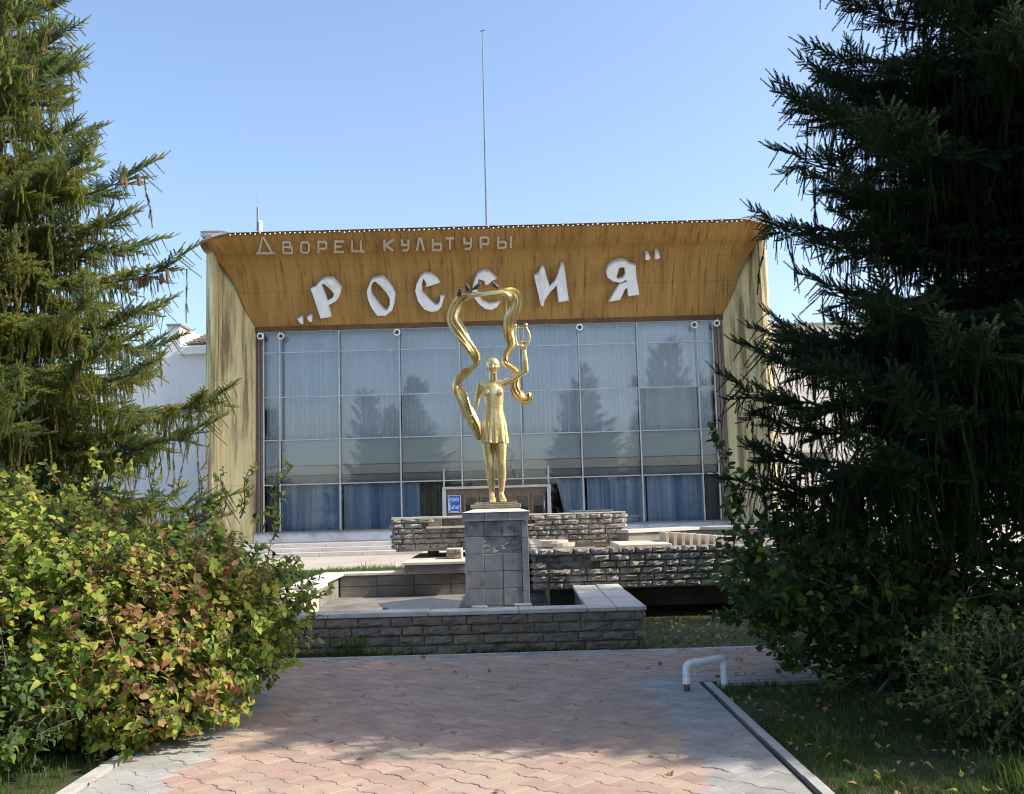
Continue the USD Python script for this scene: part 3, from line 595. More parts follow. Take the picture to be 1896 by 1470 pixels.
# dress: loft of elliptical rings with folds growing to the hem
prof = [(sp(913.5, 719), .149, .098, 0), (sp(913.6, 727), .150, .124, 0), (sp(914, 736), .146, .118, 0.001), (sp(914.3, 750), .134, .108, .002), (sp(914.8, 761), .131, .106, .003), (sp(915, 772), .157, .123, .004), (sp(915, 785), .174, .134, .007), (sp(915.3, 800), .179, .143, .013), (sp(915.6, 812), .185, .152, .019), (sp(916, 820.5), .189, .158, .024)]
pz = np.array([p[0][2] for p in prof]); N = 96; th = np.arange(N) * 2 * math.pi / N; R = []
for z in np.linspace(pz[0], pz[-1], 26):
    g = lambda a: np.interp(-z, -pz, a); cx = g([p[0][0] for p in prof]); rx, ry, f = g([p[1] for p in prof]), g([p[2] for p in prof]), g([p[3] for p in prof])
    fold = f * (np.sin(13 * th + .6 * np.sin(3 * th) + 1) * .7 + .5 * np.sin(7 * th + 2)); fold = np.abs(fold) ** 1.0 * np.sign(fold)
    R.append(np.stack([cx + (rx + fold) * np.cos(th), SY + (ry + fold) * np.sin(th), np.full(N, z) + .012 * np.sin(5 * th) * f / .024], 1))
R2 = [r + (np.array([cx0, SY, 0]) - np.array([cx0, SY, 0])) for r, cx0 in zip(R, [0] * len(R))]
V, F = loft(np.array(R)[::-1], cap=False); st.part('dress', (V, F), 'gold', smooth=True)
# ribbon
Z5 = lambda x, y: (780 + x / 5.654, 500 + y / 5.654)
rib = [(600, 1780, -.10, 40, 0), (575, 1670, -.11, 85, .3), (520, 1560, -.1, 95, .5), (455, 1400, -.06, 85, .2), (400, 1275, .0, 110, -.2), (365, 1205, .02, 105, -.7), (400, 1140, .02, 100, -.3), (475, 1070, .02, 95, .3), (555, 1000, .0, 95, .6), (572, 930, -.03, 100, .2), (530, 830, -.05, 95, -.3), (450, 720, -.05, 95, -.2), (385, 620, -.03, 105, .2), (325, 510, .0, 115, .4), (345, 410, .03, 105, .2), (410, 310, .03, 105, -.1), (500, 265, .0, 95, .5), (620, 248, -.03, 90, .9), (760, 242, -.05, 95, 1.0), (880, 238, -.03, 100, .7), (955, 270, .0, 118, .2), (975, 360, .03, 122, -.2), (960, 440, .04, 112, -.2), (925, 540, .04, 100, .2), (915, 630, .05, 95, .3), (925, 710, .06, 90, 0), (935, 775, .08, 85, -.3), (890, 855, .1, 70, -.4), (870, 925, .12, 75, -.2), (895, 990, .12, 75, .3), (960, 1025, .12, 75, .6), (1000, 1080, .12, 72, .3), (985, 1160, .12, 75, 0), (985, 1240, .11, 85, -.2), (1025, 1315, .1, 90, .3), (1080, 1360, .07, 88, .5), (1122, 1345, .0, 72, .6), (1112, 1298, -.05, 45, .3)]
RB = []
for x, y, dy, w, tw in rib:
    px, py = 780 + x / 5.654, 500 + y / 5.654; RB.append((*sp(px, py, dy), w / 5.654 / FPX * SY, tw))
RB = np.array(RB); tt = np.concatenate([[0], np.cumsum(np.linalg.norm(np.diff(RB[:, :3], axis=0), axis=1))])
cs = CubicSpline(tt, RB); S = np.linspace(0, tt[-1], 260); Q = cs(S); Pc, Wd, Tw = Q[:, :3], np.clip(Q[:, 3], .03, .2), Q[:, 4]
T = unit(np.gradient(Pc, axis=0)); side = unit(np.cross(T, [0, 1.0, 0])); front = np.cross(side, T)
Tw = Tw * 1.35; sd = side * np.cos(Tw)[:, None] + front * np.sin(Tw)[:, None]; fr = np.cross(sd, T)
m = 22; uu = np.linspace(-1, 1, m); rings = []
for i in range(len(S)):
    ph = S[i] * 5; wav = .042 * (np.abs(np.sin(uu * 5.2 + .8 * np.sin(ph * .5) + .4)) - .5) + .015 * uu * uu * np.sin(S[i] * 3 + 1) + .012 * np.sin(uu * 13 + ph)
    a = Pc[i] + np.outer(uu * Wd[i] * (.60 + .12 * np.sin(S[i] * 4.1)), sd[i]) + np.outer(wav, fr[i]); t = .006 * (1 - .6 * uu ** 4)
    rings.append(np.vstack([a + np.outer(t, fr[i]), (a - np.outer(t, fr[i]))[::-1]]))
st.part('ribbon', loft(np.array(rings)), 'gold', smooth=40)
# lyre
ly = -.13
def L5(x, y): return sp(780 + x / 5.654, 500 + y / 5.654, ly)
def spline(pts, n=24):
    pts = np.array(pts); return CubicSpline(np.arange(len(pts)), pts)(np.linspace(0, len(pts) - 1, n))
lp = st.part('lyre', cat(tube(spline([L5(1040, 800), L5(1110, 775), L5(1135, 700), L5(1118, 640), L5(1095, 585)]), np.linspace(.02, .013, 24), 8), tube(spline([L5(1040, 800), L5(1000, 770), L5(985, 700), L5(985, 640), L5(985, 585)]), np.linspace(.02, .013, 24), 8), tube([L5(985, 612), L5(1040, 606), L5(1098, 603)], .011, 8), ball(L5(1095, 575), .03, 2), ball(L5(985, 580), .026, 2), ball(L5(1045, 798), .045, 2, (1, .6, .7))), 'gold', smooth=True)
for k in range(3):
    x = 1018 + 25 * k; st.part('string', tube([L5(x, 606), L5(x + 1, 700), L5(1030 + 8 * k, 790)], .0035, 5), 'gold', parent=lp)
# birds perched on the ribbon
brng = np.random.default_rng(5)
for (px, py, az), lab in zip(((851, 549, .3), (866.5, 541, -.4), (884, 537, 1.2), (917, 535.5, -1.3)), ('small dark bird perched leftmost on the bend of the golden ribbon', 'small dark bird second from left on the golden ribbon', 'small grey bird on the ribbon below the gap in the big white letters', 'small dark bird crouching alone at the right on top of the golden ribbon')):
    foot = sp(px, py, -.01); Rb = Rotation.from_euler('z', az).as_matrix()
    q = lambda x, y, z: foot + Rb @ np.array([x, y, z]) * .82
    bd = m3.Manifold.batch_boolean([hull(q(0, .02, .05), .034, q(0, -.025, .088), .03, 14), hull(q(0, -.025, .088), .026, q(0, -.042, .122), .022, 14), hull(q(0, .03, .045), .022, q(0, .09, .01), .008, 12), hull(q(.02, 0, .07), .02, q(.022, .08, .03), .006, 10), hull(q(-.02, 0, .07), .02, q(-.022, .08, .03), .006, 10)], m3.OpType.Add).refine_to_length(.012)
    bm = trimesh.Trimesh(*vf(bd)); trimesh.smoothing.filter_taubin(bm, iterations=6)
    Bt = Thing('bird', lab, 'bird', foot)
    Bt.part('body', bm, 'bird', smooth=True)
    Bt.part('beak', tube([q(0, -.058, .124), q(0, -.07, .121), q(0, -.082, .118)], [.007, .005, .001], 6), 'beak')
    for s in (-1, 1): Bt.part('leg', tube([q(s * .012, 0, .03), q(s * .012, 0, .01), q(s * .012, -.005, -.012)], .003, 5), 'beak')
# ------------------------------------------------------------------ the palace building
YG, YP = 38.2, 36.1
gl = [(471.5, 609, 0.0), (450, 568, .235), (432, 525, .43), (401, 482, .77), (380, 467, 1.0)]
py_t = np.array([g[2] for g in gl]); prz = np.array([at(g[0], g[1], YG - (YG - YP) * g[2])[2] for g in gl])
XLi, XLo = at(474, 609, YG)[0], at(378, 467, YP)[0]
XRi, XRo = at(1337, 588, YG)[0], at(1421, 437, YP)[0]
YT = 35.3; ZT = at(948, 420, YT)[2]; XLt, XRt = at(369, 440, YT)[0], at(1431, 413, YT)[0]
prof_t = np.append(py_t, (YG - YT) / (YG - YP)); prof_z = np.append(prz, ZT)
ZF = PchipInterpolator(prof_t, prof_z); TMAX = prof_t[-1]
def sof(t, u):
    """point of the soffit at forward parameter t and side parameter u in 0..1"""
    xl = np.interp(t, [0, 1, TMAX], [XLi, XLo, XLt]); xr = np.interp(t, [0, 1, TMAX], [XRi, XRo, XRt])
    d = max(0.0, (abs(u - .5) * 2 - .90) / .10); drop = .30 * d ** 1.3 * max(0.0, (t - 1) / (TMAX - 1))
    return np.array([xl + (xr - xl) * u, YG - (YG - YP) * t, float(ZF(t)) - drop])
def sof_hit(px, py):
    d = ray(px, py); lo, hi = 0.0, TMAX
    f = lambda t: EYE[2] + d[2] * ((YG - (YG - YP) * t) / d[1]) - float(ZF(t))
    for _ in range(40):
        m = (lo + hi) / 2
        if f(m) > 0: lo = m
        else: hi = m
    return lo
def sof_pt(px, py, off=0.0):
    t = sof_hit(px, py); Y = YG - (YG - YP) * t; p = at(px, py, Y); e = 1e-3
    ty, tz = -(YG - YP) * e * 2, float(ZF(min(t + e, TMAX)) - ZF(max(t - e, 0)))
    n = unit(np.array([0, -tz, ty])); 
    return p + n * off
bl = Thing('palace_of_culture', 'ochre framed glass fronted palace of culture behind the golden statue', 'building', (0, YG, 0))
# soffit panels
segs = [0.0, .34, .62, .88, TMAX]; NC = 9
for i in range(4):
    for c in range(NC):
        u0, u1 = c / NC + (.00006 if c else 0), (c + 1) / NC - (.00006 if c < NC - 1 else 0)
        ts = np.linspace(segs[i] + (.0008 if i else 0), segs[i + 1] - .0008, 8); us = np.linspace(u0, u1, 9)
        P = np.array([[sof(t, u) for u in us] for t in ts]); V, F = grid(P[:, ::-1]); V2 = V + np.array([0, .05, .06])
        n = len(us); nt = len(ts); rimidx = [j for j in range(n)] + [k * n + n - 1 for k in range(1, nt)] + [(nt - 1) * n + j for j in range(n - 2, -1, -1)] + [k * n for k in range(nt - 2, 0, -1)]
        G = []
        for a in range(len(rimidx)):
            b = (a + 1) % len(rimidx); G += [[rimidx[a], rimidx[a] + len(V), rimidx[b] + len(V)], [rimidx[a], rimidx[b] + len(V), rimidx[b]]]
        bl.part('soffit_panel', (np.vstack([V, V2]), np.vstack([F, F[:, ::-1] + len(V), np.array(G)])), 'ochre', smooth=30)
# canopy backing, top slab and bright rim
us = np.linspace(0, 1, 41); edge = np.array([sof(TMAX, u) for u in us])
rim = np.array([edge + [0, .0, .004], edge + [0, -.03, .06], edge + [0, .0, .085], edge + [0, .5, .085], edge + [0, .5, .03]])
bl.part('canopy_rim', loft(rim.transpose(1, 0, 2)), 'tin')
fas = np.array([edge + [0, -.012, -.02], edge + [0, -.035, .055], edge + [0, .1, .05], edge + [0, .1, -.02]]); bl.part('rim_flashing', loft(fas.transpose(1, 0, 2)), 'ochre_dark')
bl.part('canopy_body', wallprism([(XLi + .3, ZF(0) + .35), (XRi - .3, ZF(0) + .35), (XRo - .3, ZT - .28), (XLo + .3, ZT - .28)], YG - .2, YG + .4), 'ochre_dark')
bl.part('canopy_top', box(XLo + .2, XRo - .2, YT + .3, YG + 2, ZT - .12, ZT + .03), 'roofing')
for s, xo, xt in ((-1, XLo, XLt), (1, XRo, XRt)):
    pts = [sof(t, 0 if s < 0 else 1) for t in np.linspace(1.0, TMAX, 6)]
    bl.part('canopy_end', loft(np.array([[p, p + [0, .35, .1], p + [-s * .25, .35, .12], p + [-s * .25, .02, .02]] for p in pts])), 'ochre_dark')
bl.part('soffit_edge', box(XLi - .02, XRi + .02, YG - .06, YG + .1, float(ZF(0)) - .13, float(ZF(0)) + .06), 'ochre_dark')
# piers
def pier(xi, xo, s):
    ztop = at(400, 424, YP)[2] if s < 0 else at(1390, 396, YP)[2]
    xm = xi + s * 1.02; pts = [(xi, YG), (xi + s * .5, YG - .62), (xm, YG - 1.15), (xo - s * .32, YP - .02)]
    for a in np.linspace(0, math.pi / 2, 6)[1:]: pts.append((xo - s * .32 + s * .32 * math.sin(a), YP - .02 + .32 * (1 - math.cos(a))))
    pts += [(xo, YG + 2.5), (xi, YG + 2.5)]
    if s > 0: pts = pts[::-1]
    z0 = 0.0; h = (ztop - .22 - z0) / 4
    for za, zb in zip((0, 2.55, 6.35), (2.542, 6.342, ztop - .22)): bl.part('pier', prism(pts, za, zb), 'pier', smooth=35)
    bl.part('pier_cap', box(min(xo - s * 1.25, xo + s * .18), max(xo - s * 1.25, xo + s * .18), YP + .15, YG + 2.2, ztop - .218, ztop - .10, .02), 'tin')
    bl.part('pier_head', box(min(xo - s * .9, xo), max(xo - s * .9, xo), YP + .45, YG + 1.9, ztop - .6, ztop - .219), 'pier')
    cap2 = wallprism([(xo - s * 2.3, ztop - .36), (xo - s * .4, ztop - .08), (xo + s * .2, ztop - .08), (xo + s * .2, ztop), (xo - s * .5, ztop)], YP + .2, YG + 1.5) if True else None
    bl.part('pier_cap', cap2, 'roofing')
pier(XLi, XLo, -1); pier(XRi, XRo, 1)
PZ = .42
zp0 = at(630, 981, YG)[2]
# glass grid
mxp = [488, 518, 628, 740, 852, 963, 1073, 1182, 1293, 1323]
MX = [at(x, 700 - .027 * (x - 948), YG)[0] for x in mxp]
rowz = [at(630, y, YG)[2] for y in (611, 650.5, 733, 812.5, 895, 980)]
dz_top, dz_bot = rowz[0], rowz[-1]
bl.part('plinth', box(MX[0] - .35, MX[-1] + .35, YG - .12, YG + .2, .0, zp0 - .05), 'plinth')
bl.part('sill', box(MX[0] - .30, MX[-1] + .30, YG - .18, YG + .12, zp0 - .048, zp0), 'metal_grey')
for xa, xb in ((XLi + .0, MX[0] - .04), (MX[-1] + .04, XRi)):
    w = (xb - xa) / 3
    for k in range(3): bl.part('jamb_post', box(xa + k * w + .012, xa + (k + 1) * w - .012, YG - .02 - .05 * (k % 2), YG + .2, zp0 + .002, float(ZF(0)) - .05), 'jamb')
DX0, DX1 = at(823, 940, YG)[0], at(1017, 935, YG)[0]
dzt = at(920, 902, YG)[2]
grng = np.random.default_rng(21)
def pane(x0, x1, z0, z1, y=YG + .03):
    a, b = grng.normal(0, .004), grng.normal(0, .004); w_ = grng.normal(0, .004); cx, cz = (x0 + x1) / 2, (z0 + z1) / 2
    nx = 5; P = np.array([[[x, y + a * (x - cx) + b * (z - cz) + w_ * ((x - cx) ** 2 - (z - cz) ** 2), z] for x in np.linspace(x0, x1, nx)] for z in np.linspace(z0, z1, nx)])
    V, F = grid(P); bl.part('window_pane', (V, F), 'glass', smooth=True)
for i in range(9):
    for r in range(5):
        z1, z0 = rowz[r] , rowz[r + 1]
        x0, x1 = MX[i], MX[i + 1]
        if r == 4 and x1 > DX0 + .1 and x0 < DX1 - .1:
            if x0 < DX0: pane(x0 + .03, DX0 - .05, z0 + .02, z1 - .02); xs = max(x0, DX0)
            if x1 > DX1: pane(DX1 + .05, x1 - .03, z0 + .02, z1 - .02)
            pane(max(x0, DX0) + .03, min(x1, DX1) - .03, dzt + .05, z1 - .02)
            continue
        pane(x0 + .03, x1 - .03, z0 + .02, z1 - .02)
for i, x in enumerate(MX):
    lo = dzt + .03 if DX0 < x < DX1 else zp0 + .002
    bl.part('mullion', box(x - .026, x + .026, YG - .045, YG + .06, lo, float(ZF(0)) - .132, .006), 'alu')
for r, z in enumerate(rowz[:-1]):
    for i in range(9):
        th = .019 if r else .024
        bl.part('transom', box(MX[i] + .036, MX[i + 1] - .036, YG - .03, YG + .05, z - th, z + th), 'alu')
for x in (DX0, DX1): bl.part('mullion', box(x - .03, x + .03, YG - .042, YG + .055, dzt + .03, at(822, 868, YG)[2], .005), 'alu')
# door assembly
df = bl.part('door_frame', cat(box(DX0 - .07, DX0 + .07, YG - .1, YG + .1, PZ + .02, dzt + .03), box(DX1 - .07, DX1 + .07, YG - .1, YG + .1, PZ + .02, dzt + .03), box(DX0 - .07, DX1 + .07, YG - .12, YG + .1, dzt - .03, dzt + .06)), 'alu')
zd = PZ + .02; ztp = at(920, 914, YG)[2]
bl.part('door_header', box(DX0 + .071, DX1 - .071, YG - .02, YG + .06, ztp, dzt - .032), 'brown_frame')
dpx = [(858, 887), (888, 917), (918, 950.5), (951.5, 982), (983, 1010)]
bl.part('side_panel', box(DX0 + .072, at(857, 930, YG)[0], YG - .01, YG + .05, zd, ztp - .002), 'brown_frame')
for i, (a, b) in enumerate(dpx):
    x0, x1 = at(a, 930, YG)[0], at(b, 930, YG)[0]
    d = bl.part('door', cat(box(x0, x0 + .09, YG - .03, YG + .03, zd, ztp - .003), box(x1 - .09, x1, YG - .03, YG + .03, zd, ztp - .003), box(x0 + .09, x1 - .09, YG - .03, YG + .03, zd, zd + .35), box(x0 + .09, x1 - .09, YG - .03, YG + .03, ztp - .1, ztp - .003)), 'brown_frame')
    bl.part('door_pane', box(x0 + .09, x1 - .09, YG - .004, YG + .004, zd + .35, ztp - .1), 'glass', parent=d)
    bl.part('handle', box((x1 - .07) if i % 2 == 0 else x0 + .03, (x1 - .03) if i % 2 == 0 else x0 + .07, YG - .09, YG - .032, zd + .95, zd + 1.25, .008), 'alu', parent=d)
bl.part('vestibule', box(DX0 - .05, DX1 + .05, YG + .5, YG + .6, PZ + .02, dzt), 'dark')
ps = Thing('poster', 'blue poster with white lettering at the left end of the entrance doors', 'poster', (at(841, 935, YG)[0], YG, 1.2))
q = [at(828.5, 917, YG - .06), at(854, 949.5, YG - .06)]
ps.part('board', box(q[0][0], q[1][0], YG - .06, YG - .025, q[1][2], q[0][2], .004), 'poster_blue')
W, H = q[1][0] - q[0][0], q[0][2] - q[1][2]
def pbox(x0, x1, z0, z1): return box(q[0][0] + W * x0, q[0][0] + W * x1, YG - .066, YG - .061, q[0][2] - H * z1, q[0][2] - H * z0)
ps.part('border', cat(pbox(.03, .97, .02, .04), pbox(.03, .97, .95, .97), pbox(.03, .06, .04, .95), pbox(.94, .97, .04, .95)), 'poster_white')
marks = []
for z, n in ((.14, 9), (.22, 11), (.29, 8)):
    xs = np.linspace(.15, .85, n + 1)
    for k in range(n): marks.append(pbox(xs[k] + .01, xs[k + 1] - .015 * (1 + k % 2), z + .012 * (k % 3), z + .05))
marks += [pbox(.13, .19, .42, .86), pbox(.28, .44, .62, .68), pbox(.28, .33, .62, .78), pbox(.28, .44, .74, .78), pbox(.45, .52, .56, .6), pbox(.52, .58, .68, .71), pbox(.6, .64, .62, .78), pbox(.67, .80, .62, .66), pbox(.67, .8, .74, .78), pbox(.67, .71, .62, .78), pbox(.77, .81, .62, .78), pbox(.82, .9, .56, .6), pbox(.2, .8, .89, .92)]
ps.part('lettering', cat(*marks), 'poster_white')
for i in range(9):
    bl.part('spandrel_panel', box(MX[i] + .04, MX[i + 1] - .04, YG + .12, YG + .15, at(700, 858, YG)[2], rowz[3] - .03), 'spandrel')
    bl.part('band_panel', box(MX[i] + .04, MX[i + 1] - .04, YG + .12, YG + .15, at(700, 876, YG)[2], at(700, 859, YG)[2]), 'slab')
    bl.part('transom_panel', box(MX[i] + .04, MX[i + 1] - .04, YG + .16, YG + .18, rowz[4] - .03, at(700, 877, YG)[2]), 'band_grey')
# interior
z_s1, z_s0 = at(700, 858, YG + .7)[2], at(700, 879, YG + .7)[2]
bl.part('upper_floor', box(XLi - .3, XRi + .3, YG + .7, YG + 9, z_s0, z_s1), 'slab')
bl.part('ground_floor', box(XLi - .6, XRi + .6, YG + .1, YG + 9, .05, PZ), 'slab')
bl.part('ceiling', box(XLi - .6, XRi + .6, YG + .12, YG + 9, float(ZF(0)) - .05, float(ZF(0)) + .1), 'interior')
bl.part('inner_wall', box(XLi - .6, XRi + .6, YG + 9.0, YG + 9.3, .05, ZT - .2), 'interior')
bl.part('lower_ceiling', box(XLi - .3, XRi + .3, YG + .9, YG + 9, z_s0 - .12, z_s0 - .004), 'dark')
for x in MX[2:8:2]:
    bl.part('column', box(x - .2, x + .2, YG + 3.5, YG + 3.9, PZ, z_s0 - .125), 'interior')
for sx, xo in ((-1, XLo), (1, XRo)):
    bl.part('side_wall', box(min(xo, xo - sx * .35), max(xo, xo - sx * .35), YG + 2.51, 58, 0, ZT - .3), 'pier')
bl.part('rear_wall', box(XLo + .36, XRo - .36, 57.6, 58, 0, ZT - .3), 'white_wall')
bl.part('roof', box(XLo + .0, XRo - .0, YG + 2.0, 58.1, ZT - .28, ZT - .121), 'roofing')
# steps
sp_ = Thing('entrance_steps', 'wide pale stone entrance steps along the foot of the glass front', 'steps', (0, 35.5, 0))
for k, (y0, z0, z1) in enumerate(((34.8, .012, .15), (35.35, .152, .285), (35.9, .287, PZ))):
    xs = np.linspace(XLo - 1.5, XRo + 1.5, 17)
    for j in range(16):
        sp_.part('step_slab', box(xs[j] + .003, xs[j + 1] - .003, y0, (y0 + .545 if k < 2 else YG - .122), z0 - (.0 if k < 2 else .0), z1, .008), 'step')
sp_.part('step_base', box(XLo - 1.48, XRo + 1.48, 35.36, YG - .13, .0, .15), 'step')
# curtains
def curtain(x0, x1, z0, z1, y, m, label, group, folds=.16, amp=.05, slant=0.0, seed=0, name='curtain'):
    r = np.random.default_rng(seed); n = max(12, int((x1 - x0) / .03)); u = np.linspace(0, 1, n); xs = x0 + (x1 - x0) * u
    ph = np.cumsum(r.uniform(.6, 1.4, n)) * (2 * math.pi * (x1 - x0) / n / folds); off = amp * np.sin(ph) * (0.6 + .4 * np.sin(xs * 1.7 + seed)) + .03 * np.sin(xs * 2.1)
    P = []
    for w in np.linspace(0, 1, 7):
        X = xs + slant * w * (1 - u); P.append(np.stack([X, y + off * (.85 + .25 * w), np.full(n, z1 + (z0 - z1) * w)], 1))
    V, F = grid(np.array(P)); V2 = V + [0, .006, 0]
    T = Thing(name, label, 'curtain', ((x0 + x1) / 2, y, z1), group)
    T.part('cloth', cat((V, F[:, ::-1]), (V2, F)), m, smooth=True)
zc1, zc0 = float(ZF(0)) - .06, rowz[3] - .02
for i in range(9):
    g = .02 if i not in (1, 5) else .09
    curtain(MX[i] + g, MX[i + 1] - .02, zc0, zc1, YG + .42, 'sheer', 'white sheer curtain in the %s upper bay of the glass front' % ('narrow leftmost', 'second from left', 'third from left', 'fourth from left', 'middle', 'fourth from right', 'third from right', 'second from right', 'narrow rightmost')[i], 'sheer curtains behind the upper panes', .17, .055, seed=i)
zl1, zl0 = rowz[4] + .05, PZ + .06
for i, (a, b, m, lab, sl) in enumerate([(495, 519, 'grey_curtain', 'dark grey curtain at the far left end of the ground floor glass', 0), (521, 634, 'blue_curtain', 'blue curtain in the second ground floor pane from the left', 0), (637, 742, 'blue_curtain', 'blue curtain in the third ground floor pane from the left', 0), (745, 778, 'blue_curtain', 'narrow blue curtain bunched left of the entrance doors', 0), (779, 818, 'grey_curtain', 'dark grey curtain directly left of the door frame', 0), (1030, 1084, 'blue_curtain', 'blue curtain with slanting edge right of the entrance doors', .45), (1088, 1196, 'blue_curtain', 'blue curtain in the third ground floor pane from the right', 0), (1199, 1303, 'blue_curtain', 'blue curtain in the second ground floor pane from the right', 0), (1308, 1335, 'grey_curtain', 'dark grey curtain at the far right end of the ground floor glass', 0)]):
    curtain(at(a, 935, YG + .4)[0], at(b, 935, YG + .4)[0], zl0, zl1, YG + .4, m, lab, None, .22, .07, sl, 40 + i)
# lettering on the canopy
def letter_mesh(poly, offs):
    """poly: shapely polygon in picture-plane outline of the sign, laid onto the curved soffit and given thickness"""
    ms = []
    for g in getattr(poly, 'geoms', [poly]):
        for a, b, inset in offs:
            gg = g.buffer(-inset, join_style=2) if inset else g
            for h in getattr(gg, 'geoms', [gg]):
                if h.is_empty: continue
                V, F = vf(trimesh.creation.extrude_polygon(h, 1.0, engine='earcut'))
                W = np.array([sof_pt(v[0], v[1], a if v[2] < .5 else b) for v in V]); ms.append((W, F[:, ::-1]))
    return cat(*ms)
sg = Thing('letter_sign', 'big white raised letters in quotation marks on the brown canopy', 'sign', sof_pt(900, 540))
def zA(p): return [(460 + x / 7.292, 410 + y / 7.292) for x, y in p]
def zB(p): return [(680 + x / 6.771, 410 + y / 6.771) for x, y in p]
def zC(p): return [(970 + x / 6.771, 430 + y / 6.771) for x, y in p]
big = [Polygon(zA([(670, 1290), (710, 1265), (745, 1265), (748, 1360), (715, 1350)])), Polygon(zA([(800, 1275), (830, 1245), (870, 1245), (870, 1325), (835, 1330)])),
    Polygon(zA([(850, 885), (915, 860), (985, 770), (1050, 735), (1150, 740), (1210, 800), (1265, 865), (1255, 950), (1225, 1020), (1190, 1060), (1090, 1110), (1130, 1260), (985, 1285), (910, 1060)]), [zA([(1000, 830), (1030, 815), (1110, 890), (1165, 960), (1150, 1010), (1080, 1050)])]),
    Polygon(zB([(75, 690), (190, 668), (245, 705), (310, 790), (360, 890), (345, 1010), (320, 1090), (240, 1155), (135, 1158), (60, 1060), (15, 960), (0, 860), (40, 740)]), [zB([(75, 745), (105, 725), (170, 790), (250, 880), (290, 960), (285, 1030), (250, 1090), (215, 1075), (130, 980), (60, 890), (55, 800)])]),
    Polygon(zB([(915, 745), (870, 680), (800, 630), (730, 620), (670, 660), (620, 770), (605, 860), (640, 980), (720, 1080), (800, 1110), (880, 1100), (930, 1050), (970, 930), (965, 915), (920, 915), (915, 960), (900, 1010), (860, 1025), (780, 960), (690, 860), (690, 760), (710, 690), (745, 760), (735, 800), (790, 795), (850, 770)])),
    Polygon(zB([(1625, 690), (1570, 640), (1530, 605), (1460, 590), (1390, 620), (1350, 690), (1325, 790), (1320, 860), (1340, 940), (1410, 1020), (1480, 1075), (1560, 1085), (1630, 1050), (1665, 990), (1650, 985), (1600, 1000), (1520, 1010), (1450, 980), (1385, 890), (1380, 790), (1400, 700), (1470, 725), (1480, 780), (1520, 770), (1570, 720)])),
    Polygon(zC([(125, 520), (180, 490), (215, 410), (250, 408), (285, 540), (320, 660), (380, 600), (410, 540), (460, 375), (500, 372), (560, 835), (430, 855), (405, 655), (330, 730), (260, 830), (240, 905), (210, 900)])),
    Polygon(zC([(1395, 385), (1400, 520), (1440, 765), (1300, 785), (1285, 685), (1260, 700), (1200, 825), (1058, 850), (1130, 730), (1190, 635), (1282, 598), (1270, 585), (1200, 620), (1110, 600), (1040, 545), (1022, 470), (1050, 400), (1110, 345), (1180, 320), (1250, 320), (1310, 360)]), [zC([(1190, 410), (1250, 408), (1263, 490), (1235, 545), (1170, 565), (1155, 535)])]),
    Polygon(zC([(1520, 225), (1550, 222), (1580, 285), (1558, 312), (1512, 310)])), Polygon(zC([(1640, 205), (1675, 200), (1700, 270), (1680, 297), (1632, 295)]))]
for g in big:
    g = g.buffer(0)
    sg.part('letter', letter_mesh(g, [(.02, .20, 0), (.201, .235, .9)]), 'letter')
ss = Thing('letter_sign', 'small pale line of letters along the top left of the brown canopy', 'sign', sof_pt(700, 450))
G = {'D': [[(0, 1), (1, 1)], [(.33, 0), (.15, 1)], [(.37, 0), (.83, 1)]],
    'V': [[(0, 0), (0, 1)], [(0, 0), (.75, 0), (.8, .42), (0, .45)], [(.6, .45), (1, .55), (1, 1), (0, 1)]],
    'O': [[(.2, 0), (.8, 0), (1, .18), (1, .82), (.8, 1), (.2, 1), (0, .82), (0, .18), (.2, 0)]],
    'R': [[(0, 1), (0, 0), (.85, 0), (1, .12), (1, .48), (.85, .6), (0, .6)]],
    'E': [[(1, 0), (0, 0), (0, 1), (1, 1)], [(0, .48), (.7, .48)]],
    'C': [[(0, 0), (0, .95), (1, .95)], [(.72, 0), (.72, .95)], [(.95, .95), (.95, 1.1)]],
    'K': [[(0, 0), (0, 1)], [(1, 0), (.1, .5), (1, 1)]],
    'U': [[(0, 0), (.1, .5), (1, .5)], [(1, 0), (1, .8), (.8, 1), (.1, 1)]],
    'L': [[(0, 1), (.3, 0), (.55, 0), (1, 1)]],
    'b': [[(0, 0), (0, 1), (.9, 1), (1, .9), (1, .58), (.9, .48), (0, .48)]],
    'T': [[(0, 0), (1, 0)], [(.5, 0), (.5, 1)]],
    'Y': [[(0, 0), (0, 1), (.5, 1), (.6, .9), (.6, .58), (.5, .48), (0, .48)], [(1, 0), (1, 1)]]}
row = [('D', zA, (105, 365, 195, 415)), ('V', zA, (470, 590, 268, 412)), ('O', zA, (712, 818, 268, 408)), ('R', zA, (945, 1052, 265, 412)), ('E', zA, (1172, 1290, 260, 398)), ('C', zA, (1400, 1565, 250, 395)),
    ('K', zB, (215, 328, 218, 355)), ('U', zB, (432, 515, 215, 350)), ('L', zB, (622, 712, 205, 352)), ('b', zB, (822, 928, 205, 345)), ('T', zB, (985, 1088, 198, 335)), ('U', zB, (1212, 1300, 192, 330)), ('R', zB, (1422, 1520, 190, 325)), ('Y', zB, (1640, 1800, 178, 318))]
for ch, zf, (x0, x1, y0, y1) in row:
    geo = []
    for stl in G[ch]: geo.append(LineString(zf([(x0 + (x1 - x0) * a, y0 + (y1 - y0) * b) for a, b in stl])).buffer(1.75 if zf is zA else 1.9, cap_style=2, join_style=2))
    ss.part('letter', letter_mesh(unary_union(geo), [(.01, .05, 0)]), 'letter_grey')
